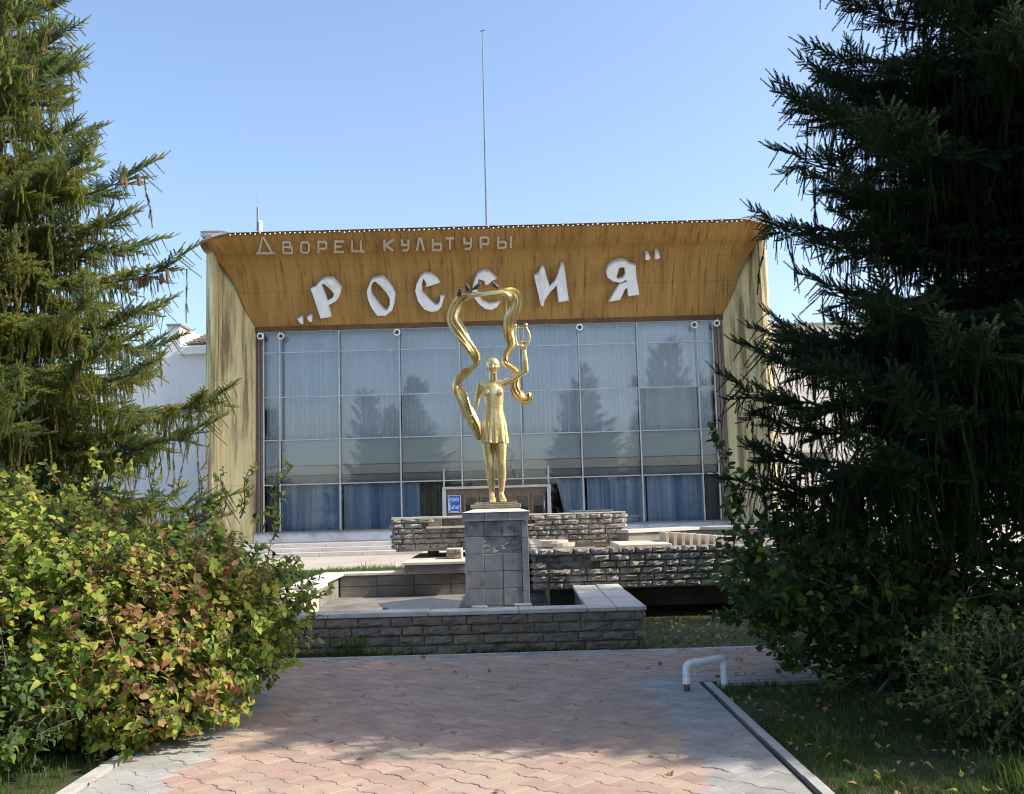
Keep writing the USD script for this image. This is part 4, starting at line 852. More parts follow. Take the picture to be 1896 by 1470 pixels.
# string of bulbs along the canopy edge
ls = Thing('bulb_string', 'string of small white bulbs along the front edge of the brown canopy', 'lights', edge[20])
us2 = np.linspace(.055, .945, 104); ed2 = np.array([sof(TMAX, u) for u in us2]) + [0, -.075, .0]
ls.part('cable', tube(ed2 + [0, .03, .03], .012, 5), 'black')
for p in ed2: ls.part('bulb', ball(p + [0, brng.normal(0, .01), brng.normal(0, .014) - .02], .027, 1), 'bulb', smooth=True)
# floodlights under the canopy
for (px, py), lab in zip(((482, 622), (520, 622), (735, 615), (1073, 605.5), (1286, 601), (1327, 598)), ('white round floodlight in the upper left corner of the glass front', 'white floodlight tilted beside the one in the upper left corner', 'white round floodlight under the canopy below the small lettering', 'white round floodlight under the canopy right of the lyre', 'white floodlight tilted aside near the upper right corner', 'white round floodlight in the upper right corner of the glass front')):
    c = at(px, py, YG - .42); T = Thing('floodlight', lab, 'floodlight', c); tl = (.5 if px in (520, 1286) else 0.0)
    d = unit(np.array([tl * (1 if px < 900 else -1), -1, -.25])); 
    T.part('housing', tube([c - d * .2, c - d * .1, c, c + d * .02], [.06, .10, .125, .125], 18), 'white_paint', smooth=35)
    T.part('reflector', tube([c + d * .021, c + d * .026, c + d * .03], .085, 18), 'metal_grey'); T.part('lamp', ball(c + d * .035, .04, 2), 'black')
    T.part('bracket', tube([c - d * .1, c - d * .12 + [0, .1, .15], [c[0], YG - .02, float(ZF(0)) - .1]], .018, 6), 'jamb')
# antennas
b0, b1 = at(901, 424, 44), at(893, 57, 44)
am = Thing('antenna_mast', 'tall thin antenna mast on the roof above the canopy', 'antenna', b0)
am.part('mast', tube([[b0[0], 44, ZT - .2], b0, (b0 + b1) / 2, b1], [.05, .045, .035, .02], 8), 'metal_grey')
am.part('tip', tube([b1 + [-.1, 0, -.02], b1 + [0, 0, .02], b1 + [.12, 0, .03]], .02, 5), 'metal_grey')
for dx in (): am.part('guy_wire', tube([b0 * .45 + b1 * .55, [b0[0] + dx * .22, 44.5, b0[2] + 2], [b0[0] + dx * .3, 45, ZT - .15]], .008, 4), 'metal_grey')
b0, b1, b2 = at(477, 428, 42), at(477, 384, 42), at(476, 355, 42)
an = Thing('antenna_mast', 'short thick antenna pole with white box at the left end of the roof', 'antenna', b0)
an.part('mast', tube([[b0[0], 42, ZT - .2], b0, b1], .045, 8), 'metal_grey'); an.part('whip', tube([b1, (b1 + b2) / 2, b2], .009, 5), 'metal_grey')
c = at(482.5, 418, 42); an.part('box', box(c[0] - .05, c[0] + .07, 41.9, 42.1, c[2] - .3, c[2] + .2, .01), 'white_paint')
# side wings
def wing(pts, Y, m):
    return wallprism([(at(x, y, Y)[0], max(0, at(x, y, Y)[2])) for x, y in pts], Y, Y + 10)
lw = Thing('wing_building', 'white side wing with stepped parapet between the left spruce and the palace', 'building', at(320, 900, 44) * [1, 1, 0])
lw.part('wall', wing([(130, 1100), (130, 700), (262, 692), (262, 690), (298, 661), (310, 652), (310, 601), (333, 601), (333, 641), (385, 638), (385, 1100)], 44, 'white_wall'), 'white_wall')
p = [at(x, y, 43.9) for x, y in ((332, 645), (385, 642))]; lw.part('cornice', box(p[0][0], p[1][0], 43.75, 44.0, p[0][2] - .28, p[0][2] + .05, .02), 'white_paint')
p = [at(x, y, 43.9) for x, y in ((309, 602), (334, 600))]; lw.part('chimney_cap', box(p[0][0] - .03, p[1][0] + .03, 43.9, 45.2, p[0][2] - .02, p[0][2] + .06), 'roofing')
a, b = at(258, 690, 43.9), at(301, 662, 43.9); lw.part('verge', loft(np.array([[a + [0, 0, -.05], a + [0, 0, .06], a + [0, .6, .06], a + [0, .6, -.05]], [b + [0, 0, -.05], b + [0, 0, .06], b + [0, .6, .06], b + [0, .6, -.05]]])), 'roofing')
for k in range(7):
    y0 = 44.4 + k * .55; z = at(340, 634, 44)[2] + .03 + k * .16; x0 = at(334, 634, 44)[0] + .05
    for j in range(5): lw.part('tile', box(x0 + j * .28, x0 + j * .28 + .25, y0, y0 + .62, z + .012 * (j % 2), z + .05 + .012 * (j % 2)), 'tile_red')
tb = Thing('side_building', 'low tan building glimpsed between spruce branches left of the white wing', 'building', at(252, 900, 47) * [1, 1, 0])
tb.part('wall', wallprism([(at(100, 690, 47)[0], 0), (at(262, 690, 47)[0], 0), (at(262, 690, 47)[0], at(262, 690, 47)[2]), (at(100, 690, 47)[0], at(240, 690, 47)[2])], 47, 52), 'tile_red')
rw = Thing('wing_building', 'pale grey side wing with a window between the palace and the right spruce', 'building', at(1480, 900, 44) * [1, 1, 0])
x0, x1, zt = at(1425, 604, 44)[0], at(2300, 604, 44)[0], at(1440, 604, 44)[2]
wx = [(at(1474, 672, 44)[0] + 3.4 * k, at(1474, 672, 44)[0] + 3.4 * k + 1.3) for k in range(5)]; wz0, wz1 = at(1474, 692, 44)[2], at(1474, 655, 44)[2]
shell = Polygon([(x0, 0), (x1, 0), (x1, zt), (x0, zt)], [[(a, wz0), (b, wz0), (b, wz1), (a, wz1)] for a, b in wx] + [[(a, wz0 - 4.2), (b, wz0 - 4.2), (b, wz1 - 4.2), (a, wz1 - 4.2)] for a, b in wx])
V, F = vf(trimesh.creation.extrude_polygon(shell, .35, engine='earcut')); V = np.stack([V[:, 0], 44.35 - V[:, 2], V[:, 1]], 1); rw.part('wall', (V, F), 'grey_wall')
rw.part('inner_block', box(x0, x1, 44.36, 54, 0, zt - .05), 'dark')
rw.part('cornice', box(x0, x1, 43.9, 44.5, zt + .002, zt + .1), 'roofing')
for a, b in wx:
    for dz in (0, -4.2):
        w = rw.part('window', cat(box(a, b, 44.15, 44.22, wz0 + dz, wz0 + dz + .06), box(a, b, 44.15, 44.22, wz1 + dz - .06, wz1 + dz), box(a, a + .06, 44.15, 44.22, wz0 + dz + .06, wz1 + dz - .06), box(b - .06, b, 44.15, 44.22, wz0 + dz + .06, wz1 + dz - .06)), 'white_paint')
        rw.part('pane', box(a + .06, b - .06, 44.18, 44.19, wz0 + dz + .06, wz1 + dz - .06), 'far_glass', parent=w)
# ------------------------------------------------------------------ white gas pipe arches
def pipe_arch(a, b, h, r, lab, zend=0.03):
    T = Thing('pipe_arch', lab, 'pipe', a)
    A, Bp = np.array([*a[:2], 0]), np.array([*b[:2], 0]); d = unit(Bp - A); c = .05
    pts = [A + [0, 0, .10], A + [0, 0, h - c * 1.2]] + [A + d * c * (1 - math.cos(t)) + [0, 0, h - c + c * math.sin(t)] for t in np.linspace(.1, math.pi / 2, 6)]
    pts += [Bp - d * c * (1 - math.cos(t)) + [0, 0, h - c + c * math.sin(t)] for t in np.linspace(math.pi / 2, .1, 6)] + [Bp + [0, 0, h - c * 1.2], Bp + [0, 0, -.03]]
    T.part('pipe', tube(np.array(pts), r, 14), 'white_paint', smooth=40)
    T.part('rusty_foot', cyl(A + [0, 0, -.02], A + [0, 0, .102], r * .86, 12), 'rust')
    T.part('collar', cyl(A + [0, 0, .095], A + [0, 0, .135], r * 1.22, 14), 'white_paint', smooth=40)
    for P, dd in ((A, d), (Bp, -d)):
        T.part('elbow_collar', cyl(P + [0, 0, h - .085], P + [0, 0, h - .065], r * 1.13, 14), 'white_paint', smooth=40); T.part('elbow_collar', cyl(P + dd * .11 + [0, 0, h], P + dd * .135 + [0, 0, h], r * 1.13, 14), 'white_paint', smooth=40)
a = ground(1272, 1279, .036); b = ground(1342, 1274, .0)
pipe_arch(a, b, .255, .03, 'white pipe arch with rusty foot at the right corner of the pink paved path')
a = ground(416, 1312, .036); pipe_arch(a, a + np.array([-.42, .03, 0]), .255, .03, 'white pipe arch half hidden under the left bush beside the paved path')
# ------------------------------------------------------------------ spruces
def shoot_proto(L, n, nl, nw, r, seed, droop=0.0, spread=.9):
    g = np.random.default_rng(seed); V, F = [], []
    m, f = tube([[0, 0, 0], [0, 0, L * .5], [0, 0, L]], [.004, .003, .0015], 3); V.append(m); F.append(f); k = len(m)
    for i in range(n):
        z = L * (i + g.random()) / n; a = g.random() * 2 * math.pi; sp_ = spread * g.uniform(.75, 1.2); l = nl * g.uniform(.75, 1.15) * (1 - .35 * z / L)
        d = np.array([math.cos(a) * math.sin(sp_), math.sin(a) * math.sin(sp_), math.cos(sp_)]); s = np.array([-math.sin(a), math.cos(a), 0]) * nw / 2
        b = np.array([0, 0, z]); V.append(np.array([b - s, b + s, b + d * l])); F.append(np.array([[0, 1, 2]]) + k); k += 3
    return np.vstack(V), np.vstack(F)
def place_mesh(m, p, z, up=(0.3, 0.2, 1.0)):
    z = unit(z); x = unit(np.asarray(up) - z * (np.asarray(up) @ z)); R = np.stack([x, np.cross(z, x), z], -1); return m[0] @ R.T + np.asarray(p), m[1]
_S = [shoot_proto(l, int(l * 520), .027, .0085, .004, 60 + i, spread=.95) for i, l in enumerate((.16, .13, .1, .2))]
def spray_proto(seed, L=.46, hang=1.0):
    """a flat lateral twig along z with side shoots left and right (y) and shoots hanging towards -x"""
    g = np.random.default_rng(seed); ms = []
    ax = lambda q: np.array([-.10 * q * q + .02 * math.sin(q * 9), .015 * math.sin(q * 7 + seed), q])
    ms.append(tube([ax(q) for q in np.linspace(0, L, 6)], np.linspace(.006, .002, 6), 3)); q = .03; sg = 1
    while q < L:
        f = q / L; d = unit(np.array([g.normal(.05, .16), sg * g.uniform(.7, 1.0), .75])); ms.append(place_mesh(_S[g.choice([0, 1]) if f < .75 else 2], ax(q), d, g.normal(size=3)))
        if g.random() < .55: ms.append(place_mesh(_S[1], ax(q), [0.25 + g.normal(0, .15), g.normal(0, .5), 1], g.normal(size=3)))
        if g.random() < hang * (1 - .45 * f):
            p = ax(q) + d * g.uniform(0, .10)
            for e in range(int(g.integers(1, 3))):
                hd_ = [-1, g.normal(0, .13), g.normal(.08, .13)]; ms.append(place_mesh(_S[3], p, hd_, g.normal(size=3))); p = p + unit(hd_) * .17
        sg = -sg; q += .032
    ms.append(place_mesh(_S[0], ax(L), [0.1, 0, 1], g.normal(size=3)))
    return cat(*ms)
SPR = [spray_proto(71), spray_proto(72, .40, .6), spray_proto(73, .34, .35)]
def _strand():
    g = np.random.default_rng(9); ms = []; p = np.zeros(3)
    for k in range(3):
        d = np.array([g.normal(0, .1), g.normal(0, .1), 1]); ms.append(place_mesh(_S[3], p, d, g.normal(size=3))); p = p + unit(d) * .17
        if k < 2: ms.append(place_mesh(_S[2], p, d + [g.normal(0, .5), g.normal(0, .5), 0], g.normal(size=3)))
    return cat(*ms)
STR = _strand()
def branch_rise(fr): return .05 + .55 * fr ** 1.5, .34 * (1 - fr) ** .7
def spruce(H, R0, z0, seed, dens=1.0, warm=.4, shape=.9, extra=()):
    """(trunk, branches, instance arrays with up vectors, tips of the extra branches)"""
    g = np.random.default_rng(seed); tr = [[0, 0, -.1], [0, 0, .3], [.02, .01, H * .3], [.0, .02, H * .6], [0, 0, H]]
    trunk = tube(tr, [R0 * .085, R0 * .07, R0 * .055, R0 * .03, .012], 10)
    brs, I, P, D, U, S, tips = [], [], [], [], [], [], []
    def put(i, p, d, s, u=(0, 0, 1.0)): I.append(i); P.append(p); D.append(d); S.append(s); U.append(np.asarray(u, float) + g.normal(0, .12, 3))
    z = z0; specs = []
    while z < H - .15:
        fr = (z - z0) / (H - z0); L0 = R0 * (1 - fr) ** shape + .12; nb = 6 if fr < .8 else 5; a0 = g.random() * 6.28
        for k in range(nb): specs.append((z + g.uniform(-.14, .14), a0 + 6.283 * k / nb + g.normal(0, .25), L0 * g.uniform(.66, 1.08), fr, False))
        z += g.uniform(.23, .36)
    for px, py, Y, L, b in extra:
        t = at(px, py, Y) - b; az = math.atan2(t[1], t[0]); L = np.hypot(t[0], t[1]); fr = min(1, max(0, (t[2] - z0) / (H - z0))); u_, s_ = branch_rise(fr); specs.append((t[2] - L * (u_ - .4 * s_), az, L, fr, True))
    for zb, az, L, fr, ex in specs:
        dirh = np.array([math.cos(az), math.sin(az), 0]); lat = np.array([-dirh[1], dirh[0], 0])
        up0, sag = branch_rise(fr); up0 += 0 if ex else g.normal(0, .06); n = max(7, int(L / .16))
        t = np.linspace(0, 1, n); hz = L * (up0 * t - sag * t ** 2 * 1.5 + sag * 1.1 * t ** 3.5)
        pts = np.array([0, 0, zb]) + np.outer(t * L, dirh) + np.outer(hz, [0, 0, 1]) + np.outer(np.sin(t * 3 + g.random() * 6) * .05 * L * .3 * (1 - t), lat)
        brs.append(tube(pts, np.linspace(.012 + .011 * L, .004, n), 5)); cs_ = CubicSpline(t, pts)
        m = max(4, int(L / .085 * dens))
        for k in range(m):
            u = .12 + .86 * (k + g.random()) / m; p = cs_(u); td = unit(cs_(u, 1)); sgn = 1 if k % 2 else -1
            sc = (.62 + .55 * min(1, L / 2.0) * (1 - u) ** .6) * g.uniform(.75, 1.2); ang = g.uniform(.6, 1.15)
            d = unit(td * math.cos(ang) + lat * sgn * math.sin(ang) + np.array([0, 0, g.normal(-.02, .16)]))
            put(int(g.choice(3, p=(.5, .3, .2) if u < .7 else (.2, .4, .4))), p, d, sc)
            if g.random() < (.85 - .35 * u) * dens: put(3 if g.random() > warm else 4, p + d * g.uniform(0, .3), [g.normal(0, .12), g.normal(0, .12), -1.0], g.uniform(.7, 1.25), g.normal(size=3))
        for k in range(4): put(2 if k else 1, cs_(1 - .05 * k), unit(cs_(1, 1)) + lat * g.normal(0, .35) + [0, 0, g.uniform(.05, .5)], g.uniform(.75, 1.0))
        if ex: tips.append((cs_, L))
    for k in range(10): put(2, [0, 0, H - .08 * k], [g.normal(0, .5), g.normal(0, .5), 1], .7)
    return trunk, brs, tuple(map(np.array, (I, P, D, U, S))), tips
def plant_spruce(label, base, tree, mats, cones=(), group=None):
    T = Thing('spruce_tree', label, 'tree', base, group); trunk, brs, (I, P, D, U, S), tips = tree; b = np.asarray(base, float)
    T.part('trunk', (trunk[0] + b, trunk[1]), 'bark', smooth=True)
    V, F = cat(*brs); T.part('branches', (V + b, F), 'twig_bark', kind='stuff')
    pr = [(SPR[0], mats[0]), (SPR[1], mats[1]), (SPR[2], mats[2]), (STR, mats[0]), (STR, mats[3])]
    instancer(T.path + '/needles', pr, I, P, quats(rots(D, U)), S)
    for c in cones:
        c = np.asarray(c, float); T.part('cone', tube([c, c - [0, 0, .02], c - [0, 0, .07], c - [0, 0, .115], c - [0, 0, .135]], [.008, .02, .024, .016, .004], 9), 'cone')
    return T
LS = np.array([-6.15, 12.0, 0]); RS = np.array([4.85, 8.75, 0])
tl = spruce(9.6, 2.75, 1.4, 21, .88, .5, 1.18, extra=[(103, 72, 11.6, 0, LS), (75, 130, 11.3, 0, LS), (243, 325, 11.4, 0, LS), (155, 290, 11.0, 0, LS), (200, 420, 11.6, 0, LS), (317, 492, 11.5, 0, LS), (250, 690, 11.2, 0, LS), (400, 738, 11.3, 0, LS), (370, 800, 11.8, 0, LS), (155, 560, 10.6, 0, LS), (35, 720, 10.4, 0, LS), (175, 660, 10.6, 0, LS)])
crng = np.random.default_rng(9); lcones = []
for (cs_, L), nk in zip(tl[3], (2, 1, 3, 2, 1, 6, 0, 0, 0, 1, 0, 1)):
    for k in range(nk): lcones.append(LS + cs_(1 - crng.uniform(0, .16)) + np.array([crng.normal(0, .04), crng.normal(-.06, .04), crng.uniform(-.05, .02)]))
plant_spruce('tall sunlit spruce with hanging olive twigs and brown cones at the left edge', LS, tl, ['needle1', 'needle1', 'needle2', 'needle3'], lcones)
trr = spruce(10.2, 2.55, 2.0, 5, 1.05, .35, .62, extra=[(1597, 20, 8.6, 0, RS), (1570, 120, 8.4, 0, RS), (1500, 208, 8.5, 0, RS), (1582, 180, 8.9, 0, RS), (1504, 305, 8.6, 0, RS), (1552, 350, 8.2, 0, RS), (1570, 470, 8.8, 0, RS), (1600, 430, 8.3, 0, RS), (1550, 548, 8.6, 0, RS), (1580, 620, 8.4, 0, RS), (1560, 680, 8.8, 0, RS), (1505, 672, 8.5, 0, RS), (1394, 738, 8.4, 0, RS), (1452, 790, 8.8, 0, RS), (1432, 850, 8.5, 0, RS), (1560, 700, 7.6, 0, RS), (1640, 560, 7.3, 0, RS), (1700, 760, 7.0, 0, RS), (1600, 860, 7.4, 0, RS), (1780, 640, 6.8, 0, RS), (1552, 900, 8.0, 0, RS)])
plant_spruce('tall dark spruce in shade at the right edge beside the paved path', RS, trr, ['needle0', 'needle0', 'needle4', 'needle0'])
sm = spruce(8.5, 2.3, .8, 33, .6, .3, .9)
bk = plant_spruce('dark spruce outside the picture, seen only by its shadow or mirrored in the glass', (9.0, 3.5, 0), sm, ['needle0', 'needle0', 'needle2', 'needle0'], group='spruces around the path mirrored in the glass')
def copy_tree(src, base, rz, s, label, group):
    x = UsdGeom.Xform.Define(stage, numbered('/World', 'spruce_tree')); x.AddTranslateOp().Set(Gf.Vec3d(*map(float, base))); x.AddRotateZOp().Set(rz); x.AddScaleOp().Set(Gf.Vec3f(s, s, s))
    p = x.GetPrim(); p.GetReferences().AddInternalReference(src.path)
    x.ClearXformOpOrder(); x.SetXformOpOrder([o for o in x.GetOrderedXformOps()] or [])
    x.GetPrim().RemoveProperty('xformOpOrder')
    ops = [UsdGeom.XformOp(p.GetAttribute(a)) for a in ('xformOp:translate', 'xformOp:rotateZ', 'xformOp:scale')]; x.SetXformOpOrder(ops)
    p.SetInstanceable(True); tagp(p, label, 'tree', group)
for (x, y, rz, s) in ((11.5, 9.5, 40, 1.15), (8.7, 7.1, 120, 1.0), (12.5, 6.0, 200, 1.1), (-6.5, 4.5, 80, 1.2), (-9.5, 9.0, 300, 1.1), (-9.5, -6.0, 10, 1.1), (-11, -3, 260, 1.0), (4.6, -9.5, 90, .9), (14, -11, 150, 1.2), (15, 0, 33, 1.2), (-15, 14, 77, .9), (9.2, 10.7, 150, 1.3), (10.2, 11.7, 60, 1.4), (8.8, 7.9, 280, 1.1)):
    copy_tree(bk, (x, y, 0), rz, s, 'dark spruce outside the picture, seen only by its shadow or mirrored in the glass', 'spruces around the path mirrored in the glass')

# ------------------------------------------------------------------ broadleaf shrubs
def leaf_proto(L, W, fold=.25, curl=.3, n=5, lobes=0):
    V, F = [], []; ts = np.linspace(0, 1, n + 1)
    for t in ts:
        w = W / 2 * math.sin(math.pi * min(1, t ** .72 * .965 + .02)) ** .72 * (1 + lobes * .25 * math.sin(t * 14)); z = -curl * L * t * t
        V += [[-w, L * t, z + fold * w], [0, L * t, z], [w, L * t, z + fold * w]]
    for i in range(n):
        a = 3 * i; F += [[a, a + 1, a + 4], [a, a + 4, a + 3], [a + 1, a + 2, a + 5], [a + 1, a + 5, a + 4]]
    return np.array(V) * [1, 1, 1], np.array(F)
LF = [leaf_proto(.075, .058, .3, .35), leaf_proto(.065, .045, .55, .8), leaf_proto(.085, .07, .12, -.35, lobes=1)]
def shrub(name, label, base, blobs, nclus, nleaf, weights, seed, lsize=1.0, stems=40, tall=(), nparts=300, rfield=.55, group=None, spots=(), leafidx=(0, 1, 2), floor=.03, mats=('leaf0', 'leaf1', 'leaf2', 'leaf3', 'leaf4', 'leaf5')):
    """blobs: (centre, radii) ellipsoids whose skins carry twigs of leaves"""
    g = np.random.default_rng(seed); base = np.asarray(base, float); T = Thing(name, label, 'shrub', base, group)
    vol = np.array([np.prod(np.array(r)) ** (2 / 3) for c, r in blobs]); vol = vol / vol.sum(); tw, LP, LD, LN, LM, LS_ = [], [], [], [], [], []
    C = []
    while len(C) < nclus:
        k = g.choice(len(blobs), p=vol); c, r = map(np.asarray, blobs[k]); d = unit(g.normal(size=3)); rr = g.uniform(.72, 1.0) if g.random() < .8 else g.uniform(.3, .72)
        bump = .70 + .52 * meshkit.noise((d * 2.3 + k * 7)[None], seed)[0]; p = c + d * r * rr * bump
        if p[2] < floor: continue
        C.append((p, unit(d * r * .6 + np.array([0, 0, .35]) + g.normal(0, .35, 3)), rr))
    def twig(p, d, l, m, big=1.0):
        q = p + d * l; tw.append(tube([p, (p + q) / 2 + [0, 0, .02 * l], q], [.005, .004, .002], 4))
        fld = meshkit.noise((p * 1.35 + 11)[None], seed + 1)[0]; fld2 = meshkit.noise((p * 2.4 + 31)[None], seed + 2)[0]
        for i in range(m):
            t = (i + .5) / m; pos = p + d * l * t; a = i * 2.4 + g.random(); h = unit(np.cross(d, [.2, .3, 1])); h2 = np.cross(d, h)
            out = unit(d * .5 + h * math.cos(a) + h2 * math.sin(a) + [0, 0, -.15]); nn = unit(np.array([0.25, -.25, .75]) + d * .5 + g.normal(0, .45, 3))
            LP.append(pos); LD.append(out); LN.append(nn); LS_.append(lsize * big * g.uniform(.5, 1.3))
            w = np.array(weights, float).copy(); w[3] *= 7 * max(0, fld - rfield) * 2.2; w[4] *= 5 * max(0, fld - rfield + .05) * 2; w[2] *= max(0, fld2 - .35) * 3; sp_ = sum(math.exp(-(np.linalg.norm(p - c_) / r_) ** 2) for c_, r_ in spots); w[3] += 2.6 * sp_ * (fld2 + .2); w[4] += 1.3 * sp_ * fld2; w[1] *= .4 + fld2
            LM.append(int(g.choice(6, p=w / w.sum())))
    for p, d, rr in C: twig(p - d * .1, d, g.uniform(.18, .34), nleaf)
    for k in range(stems):
        p, d, rr = C[g.integers(len(C))]; b = base + [g.normal(0, .25), g.normal(0, .2), 0]; mid = b * .5 + p * .5 + [0, 0, .15]
        tw.append(tube(CubicSpline([0, .5, 1], np.array([b, mid, p]))(np.linspace(0, 1, 7)), np.linspace(.014, .005, 7), 5))
    for a, b, m in tall:
        a, b = np.asarray(a, float), np.asarray(b, float); n_ = 10; cur = np.array([a + (b - a) * t + [.03 * math.sin(t * 5 + m), 0, 0] for t in np.linspace(0, 1, n_)]); tw.append(tube(cur, np.linspace(.008, .003, n_), 5))
        for t in np.linspace(.1, 1, m): twig(a + (b - a) * t, unit(np.array([g.normal(0, .7), g.normal(0, .7), .8])), .09, 5, .8)
    V, F = cat(*tw); T.part('stems', (V, F), 'twig_bark', kind='stuff')
    LP, LD, LN, LS_, LM = map(np.array, (LP, LD, LN, LS_, LM)); keep = LP[:, 2] > .02; LP, LD, LN, LS_, LM = LP[keep], LD[keep], LN[keep], LS_[keep], LM[keep]
    y = LD; z = unit(LN - y * (LN * y).sum(1, keepdims=True)); x = np.cross(y, z); R = np.stack([x, y, z], -1); K_ = g.integers(0, len(leafidx), len(LP)); K_ = np.array(leafidx)[K_]
    # the leaves nearest the camera side become parts of their own
    face = (unit(EYE - base) @ (LP - base).T); order = np.argsort(-(face - .15 * np.linalg.norm(LP - EYE, axis=1) + .3 * LS_)); big = order[:nparts]; rest = order[nparts:]
    for i in big: T.part('leaf', (LF[K_[i]][0] * LS_[i] @ R[i].T + LP[i], LF[K_[i]][1]), mats[LM[i]], smooth=True)
    protos = []; comb = {}
    sel = np.zeros(len(LP), int); protos = [(LF[k], mats[m]) for k in (0, 2) for m in range(6)]
    idx = np.array([(0 if K_[i] != 2 else 6) + LM[i] for i in rest])
    pi = UsdGeom.PointInstancer.Define(stage, T.path + '/leaves')
    al = 'abcdefghijkl'
    for k, (m_, mm) in enumerate(protos):
        usdkit.mesh(stage, T.path + '/leaves/proto_' + al[k], m_, K[mm], True); pi.GetPrototypesRel().AddTarget(T.path + '/leaves/proto_' + al[k])
    pi.CreateProtoIndicesAttr(Vt.IntArray.FromNumpy(idx.astype(np.int32))); pi.CreatePositionsAttr(Vt.Vec3fArray.FromNumpy((LP[rest] - base).astype(np.float32)))
    q = quats(R[rest]); pi.CreateOrientationsAttr(Vt.QuathArray([Gf.Quath(float(w_), float(a_), float(b_), float(c_)) for a_, b_, c_, w_ in q]))
    pi.CreateScalesAttr(Vt.Vec3fArray.FromNumpy(np.repeat(LS_[rest][:, None], 3, 1).astype(np.float32))); pi.GetPrim().SetCustomDataByKey('kind', 'stuff')
    return T
A = lambda px, py, Y: at(px, py, Y)
shrub('autumn_bush', 'large bush with lime, green and reddish autumn leaves spilling over the left of the path', (-3.4, 8.1, 0),
    [((-3.35, 7.9, .72), (1.25, 1.0, .82)), ((-2.62, 8.1, .75), (.86, .85, .72)), ((-3.95, 8.5, .98), (1.2, 1.0, .82)), ((-2.68, 7.35, .46), (.74, .62, .5)), ((-2.5, 8.6, .78), (.74, .7, .66))],
    2900, 12, (.9, 1.6, .6, .12, .16, .2), 51, .76, 80, rfield=.6, spots=[(A(345, 1080, 7.5), .42), (A(300, 1010, 7.6), .3), (A(430, 1040, 7.9), .3), (A(240, 1200, 7.1), .25), (A(300, 1300, 7.0), .22)],
    tall=[(A(60, 940, 8.0), A(40, 880, 8.0), 6), (A(270, 950, 8.2), A(282, 872, 8.2), 6), (A(410, 960, 8.5), A(415, 880, 8.5), 6), (A(540, 1120, 8.4), A(610, 1100, 8.3), 7), (A(520, 1180, 8.2), A(575, 1190, 8.1), 5), (A(120, 930, 8.2), A(92, 868, 8.2), 5), (A(185, 950, 8.1), A(180, 845, 8.1), 7), (A(225, 930, 8.1), A(228, 860, 8.1), 6), (A(440, 960, 8.6), A(466, 868, 8.6), 7), (A(480, 980, 8.8), A(540, 862, 8.8), 8), (A(360, 960, 8.3), A(372, 870, 8.3), 5), (A(500, 1050, 8.6), A(590, 1075, 8.4), 7), (A(505, 1000, 8.8), A(520, 930, 8.8), 6), (A(300, 940, 8.2), A(330, 900, 8.2), 4)])
shrub('green_bush', 'green leafy bush at the far left edge behind the autumn bush', (-5.2, 8.9, 0), [((-5.1, 8.8, .95), (1.0, .9, 1.0)), ((-4.6, 9.3, 1.0), (.9, .8, .95))], 520, 11, (1.3, .6, .05, .12, .1, .5), 52, .85, 30, nparts=150, rfield=.62)
shrub('climbing_vine', 'dark green five leaved vine creeping at the bottom left beside the path', (-3.75, 6.55, 0), [((-3.7, 6.6, .42), (.75, .6, .5)), ((-4.2, 7.1, .6), (.7, .6, .6))], 420, 9, (.9, .12, .02, .05, .02, 1.2), 53, .8, 25, nparts=200, rfield=.7, leafidx=(1, 1))
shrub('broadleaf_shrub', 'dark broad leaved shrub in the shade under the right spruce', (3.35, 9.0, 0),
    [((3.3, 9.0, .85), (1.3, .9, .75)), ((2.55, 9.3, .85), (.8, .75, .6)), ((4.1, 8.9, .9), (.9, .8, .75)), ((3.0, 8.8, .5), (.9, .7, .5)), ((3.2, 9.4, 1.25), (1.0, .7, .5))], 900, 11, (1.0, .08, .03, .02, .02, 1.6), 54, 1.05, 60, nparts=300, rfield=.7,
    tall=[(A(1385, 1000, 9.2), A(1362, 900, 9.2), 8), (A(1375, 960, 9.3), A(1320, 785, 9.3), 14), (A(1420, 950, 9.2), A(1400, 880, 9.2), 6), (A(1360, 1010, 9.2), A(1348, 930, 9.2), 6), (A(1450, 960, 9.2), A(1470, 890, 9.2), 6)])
shrub('small_shrub', 'small leaved dark shrub at the lower right near the grass', (3.35, 6.9, 0), [((3.2, 6.9, .4), (.65, .55, .42)), ((3.8, 6.8, .45), (.6, .5, .45))], 800, 13, (1.0, .25, .05, .08, .1, 1.0), 55, .5, 12, nparts=150, rfield=.6, leafidx=(0, 1))

# ------------------------------------------------------------------ grass, weeds and fallen leaves
def tuft_proto(n, h, w, seed, spread=.5):
    g = np.random.default_rng(seed); V, F = [], []; k = 0
    for i in range(n):
        a = g.random() * 6.283; l = h * g.uniform(.5, 1.1); b = np.array([g.normal(0, .022), g.normal(0, .022), 0]); o = np.array([math.cos(a), math.sin(a), 0]); s = np.array([-o[1], o[0], 0]) * w / 2; sp_ = spread * g.uniform(.2, 1)
        m_ = b + o * l * sp_ * .35 + [0, 0, l * .6]; t = b + o * l * sp_ + [0, 0, l * (1 - .25 * sp_)]
        V += [b - s, b + s, m_ - s * .7, m_ + s * .7, t]; F += [[k, k + 1, k + 3], [k, k + 3, k + 2], [k + 2, k + 3, k + 4]]; k += 5
    return np.array(V), np.array(F)
TG = [(tuft_proto(9, .07, .006, 1), 'grass0'), (tuft_proto(8, .13, .006, 2, .8), 'grass0'), (tuft_proto(7, .09, .005, 3, .9), 'grass1')]
gr = np.random.default_rng(77)
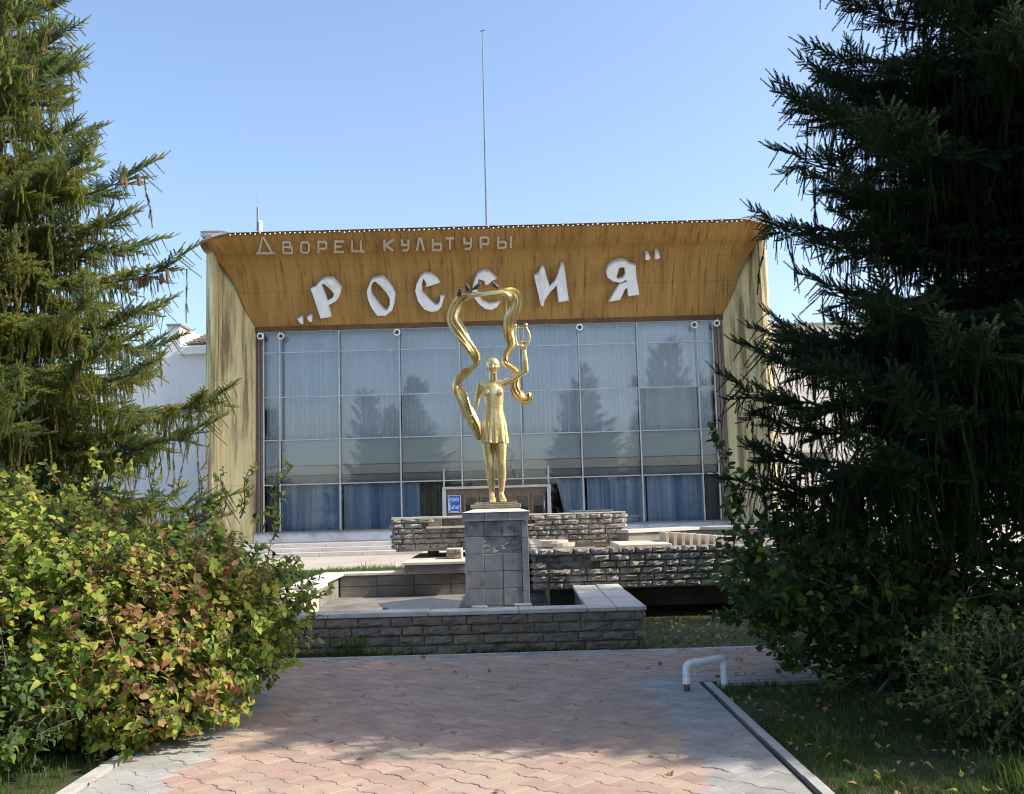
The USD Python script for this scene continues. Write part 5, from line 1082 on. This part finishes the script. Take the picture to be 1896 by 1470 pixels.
def grass(n, x0, x1, y0, y1, ps, s0, s1, test=None, z=0.0):
    P = np.column_stack([gr.uniform(x0, x1, n), gr.uniform(y0, y1, n), np.full(n, z)]); f = meshkit.noise(P * [1.1, 1.1, 1], 3)
    k = f > gr.uniform(.0, .75, n)
    if test is not None: k &= test(P)
    return P[k], gr.choice(3, k.sum(), p=ps), gr.uniform(s0, s1, k.sum()) * (.6 + .8 * f[k])
parts = [grass(9000, XR + .14, 4.8, 4.6, PY0 - .08, (.72, .14, .14), .5, .95), grass(700, 2.6, 4.2, 4.9, 6.2, (.2, .75, .05), 1.2, 2.0), grass(4500, 1.42, 7.0, PY1 + .12, 14.5, (.6, .1, .3), .5, .9), grass(1500, -4.4, 1.4, PY1 + .09, 11.53, (.7, .25, .05), .5, 1.2, lambda P: gr.random(len(P)) < np.where((P[:, 0] > -2.4) & (P[:, 0] < -1.0), 1.0, .45)),
    grass(1500, -5.0, XL - .14, 4.8, 7.0, (.5, .45, .05), .8, 1.5), grass(6000, -9, -.6, 19.4, 27.3, (.7, .2, .1), 1.0, 1.8), grass(1500, -9, -3.6, 11.4, 19.4, (.7, .2, .1), .8, 1.4), grass(1500, 5, 9, 11.5, 17.4, (.6, .1, .3), .8, 1.4)]
GP, GI, GS = np.vstack([p[0] for p in parts]), np.concatenate([p[1] for p in parts]), np.concatenate([p[2] for p in parts])
az = gr.uniform(0, 6.283, len(GP)); GQ = Rotation.from_euler('z', az).as_quat()
gpi = instancer('/World/grass', TG, GI, GP, GQ, GS); tagp(gpi.GetPrim(), 'green and dry grass growing on the lawns beside the path and the fountain', 'grass')
# a weed at the foot of the pool wall
wr = np.random.default_rng(8); wP, wD = [], []
n = 2200; LPp = np.column_stack([gr.uniform(-4.0, 5.5, n), gr.uniform(5.2, 14.3, n), np.full(n, .05)])
ok = ((LPp[:, 0] > XR + .1) | (gr.random(n) < .07)) & ~((LPp[:, 1] > 11.5) & (LPp[:, 0] < 1.5)); LPp = LPp[ok]
Rn = rots(unit(np.column_stack([gr.normal(0, .35, len(LPp)), gr.normal(0, .35, len(LPp)), np.ones(len(LPp))])))
fl = instancer('/World/fallen_leaves', [(LF[0], 'leaf4'), (LF[1], 'leaf2'), (LF[2], 'leaf3')], gr.choice(3, len(LPp), p=(.6, .25, .15)), LPp, quats(Rn), gr.uniform(.4, .8, len(LPp)))
tagp(fl.GetPrim(), 'dry fallen leaves scattered on the shaded lawn and path', 'leaves')
for (x0, h) in ((at(650, 1185, 11.45)[0], .26),):
    T = Thing('weed', 'bushy green weed growing against the pool wall', 'plant', (x0, 11.42, 0))
    lf = []
    for k in range(70):
        d = unit(np.array([wr.normal(0, .6), wr.normal(0, .3) - .15, 1])); b = np.array([x0 + wr.normal(0, .12), 11.44, .01 + h * wr.random() * .8]); R = rots(np.array([unit(d + wr.normal(0, .3, 3))]))[0]
        lf.append((LF[1][0] * wr.uniform(.5, .9) @ R[:, [0, 2, 1]].T + b, LF[1][1]))
    T.part('foliage', cat(*lf), 'leaf0', kind='stuff'); T.part('stem', cat(*[tube([[x0 + .03 * k, 11.45, 0], [x0 + .04 * k, 11.44, h * .5], [x0 + .06 * k, 11.43, h * .9]], .005, 4) for k in (-2, -1, 0, 1, 2)]), 'grass0')
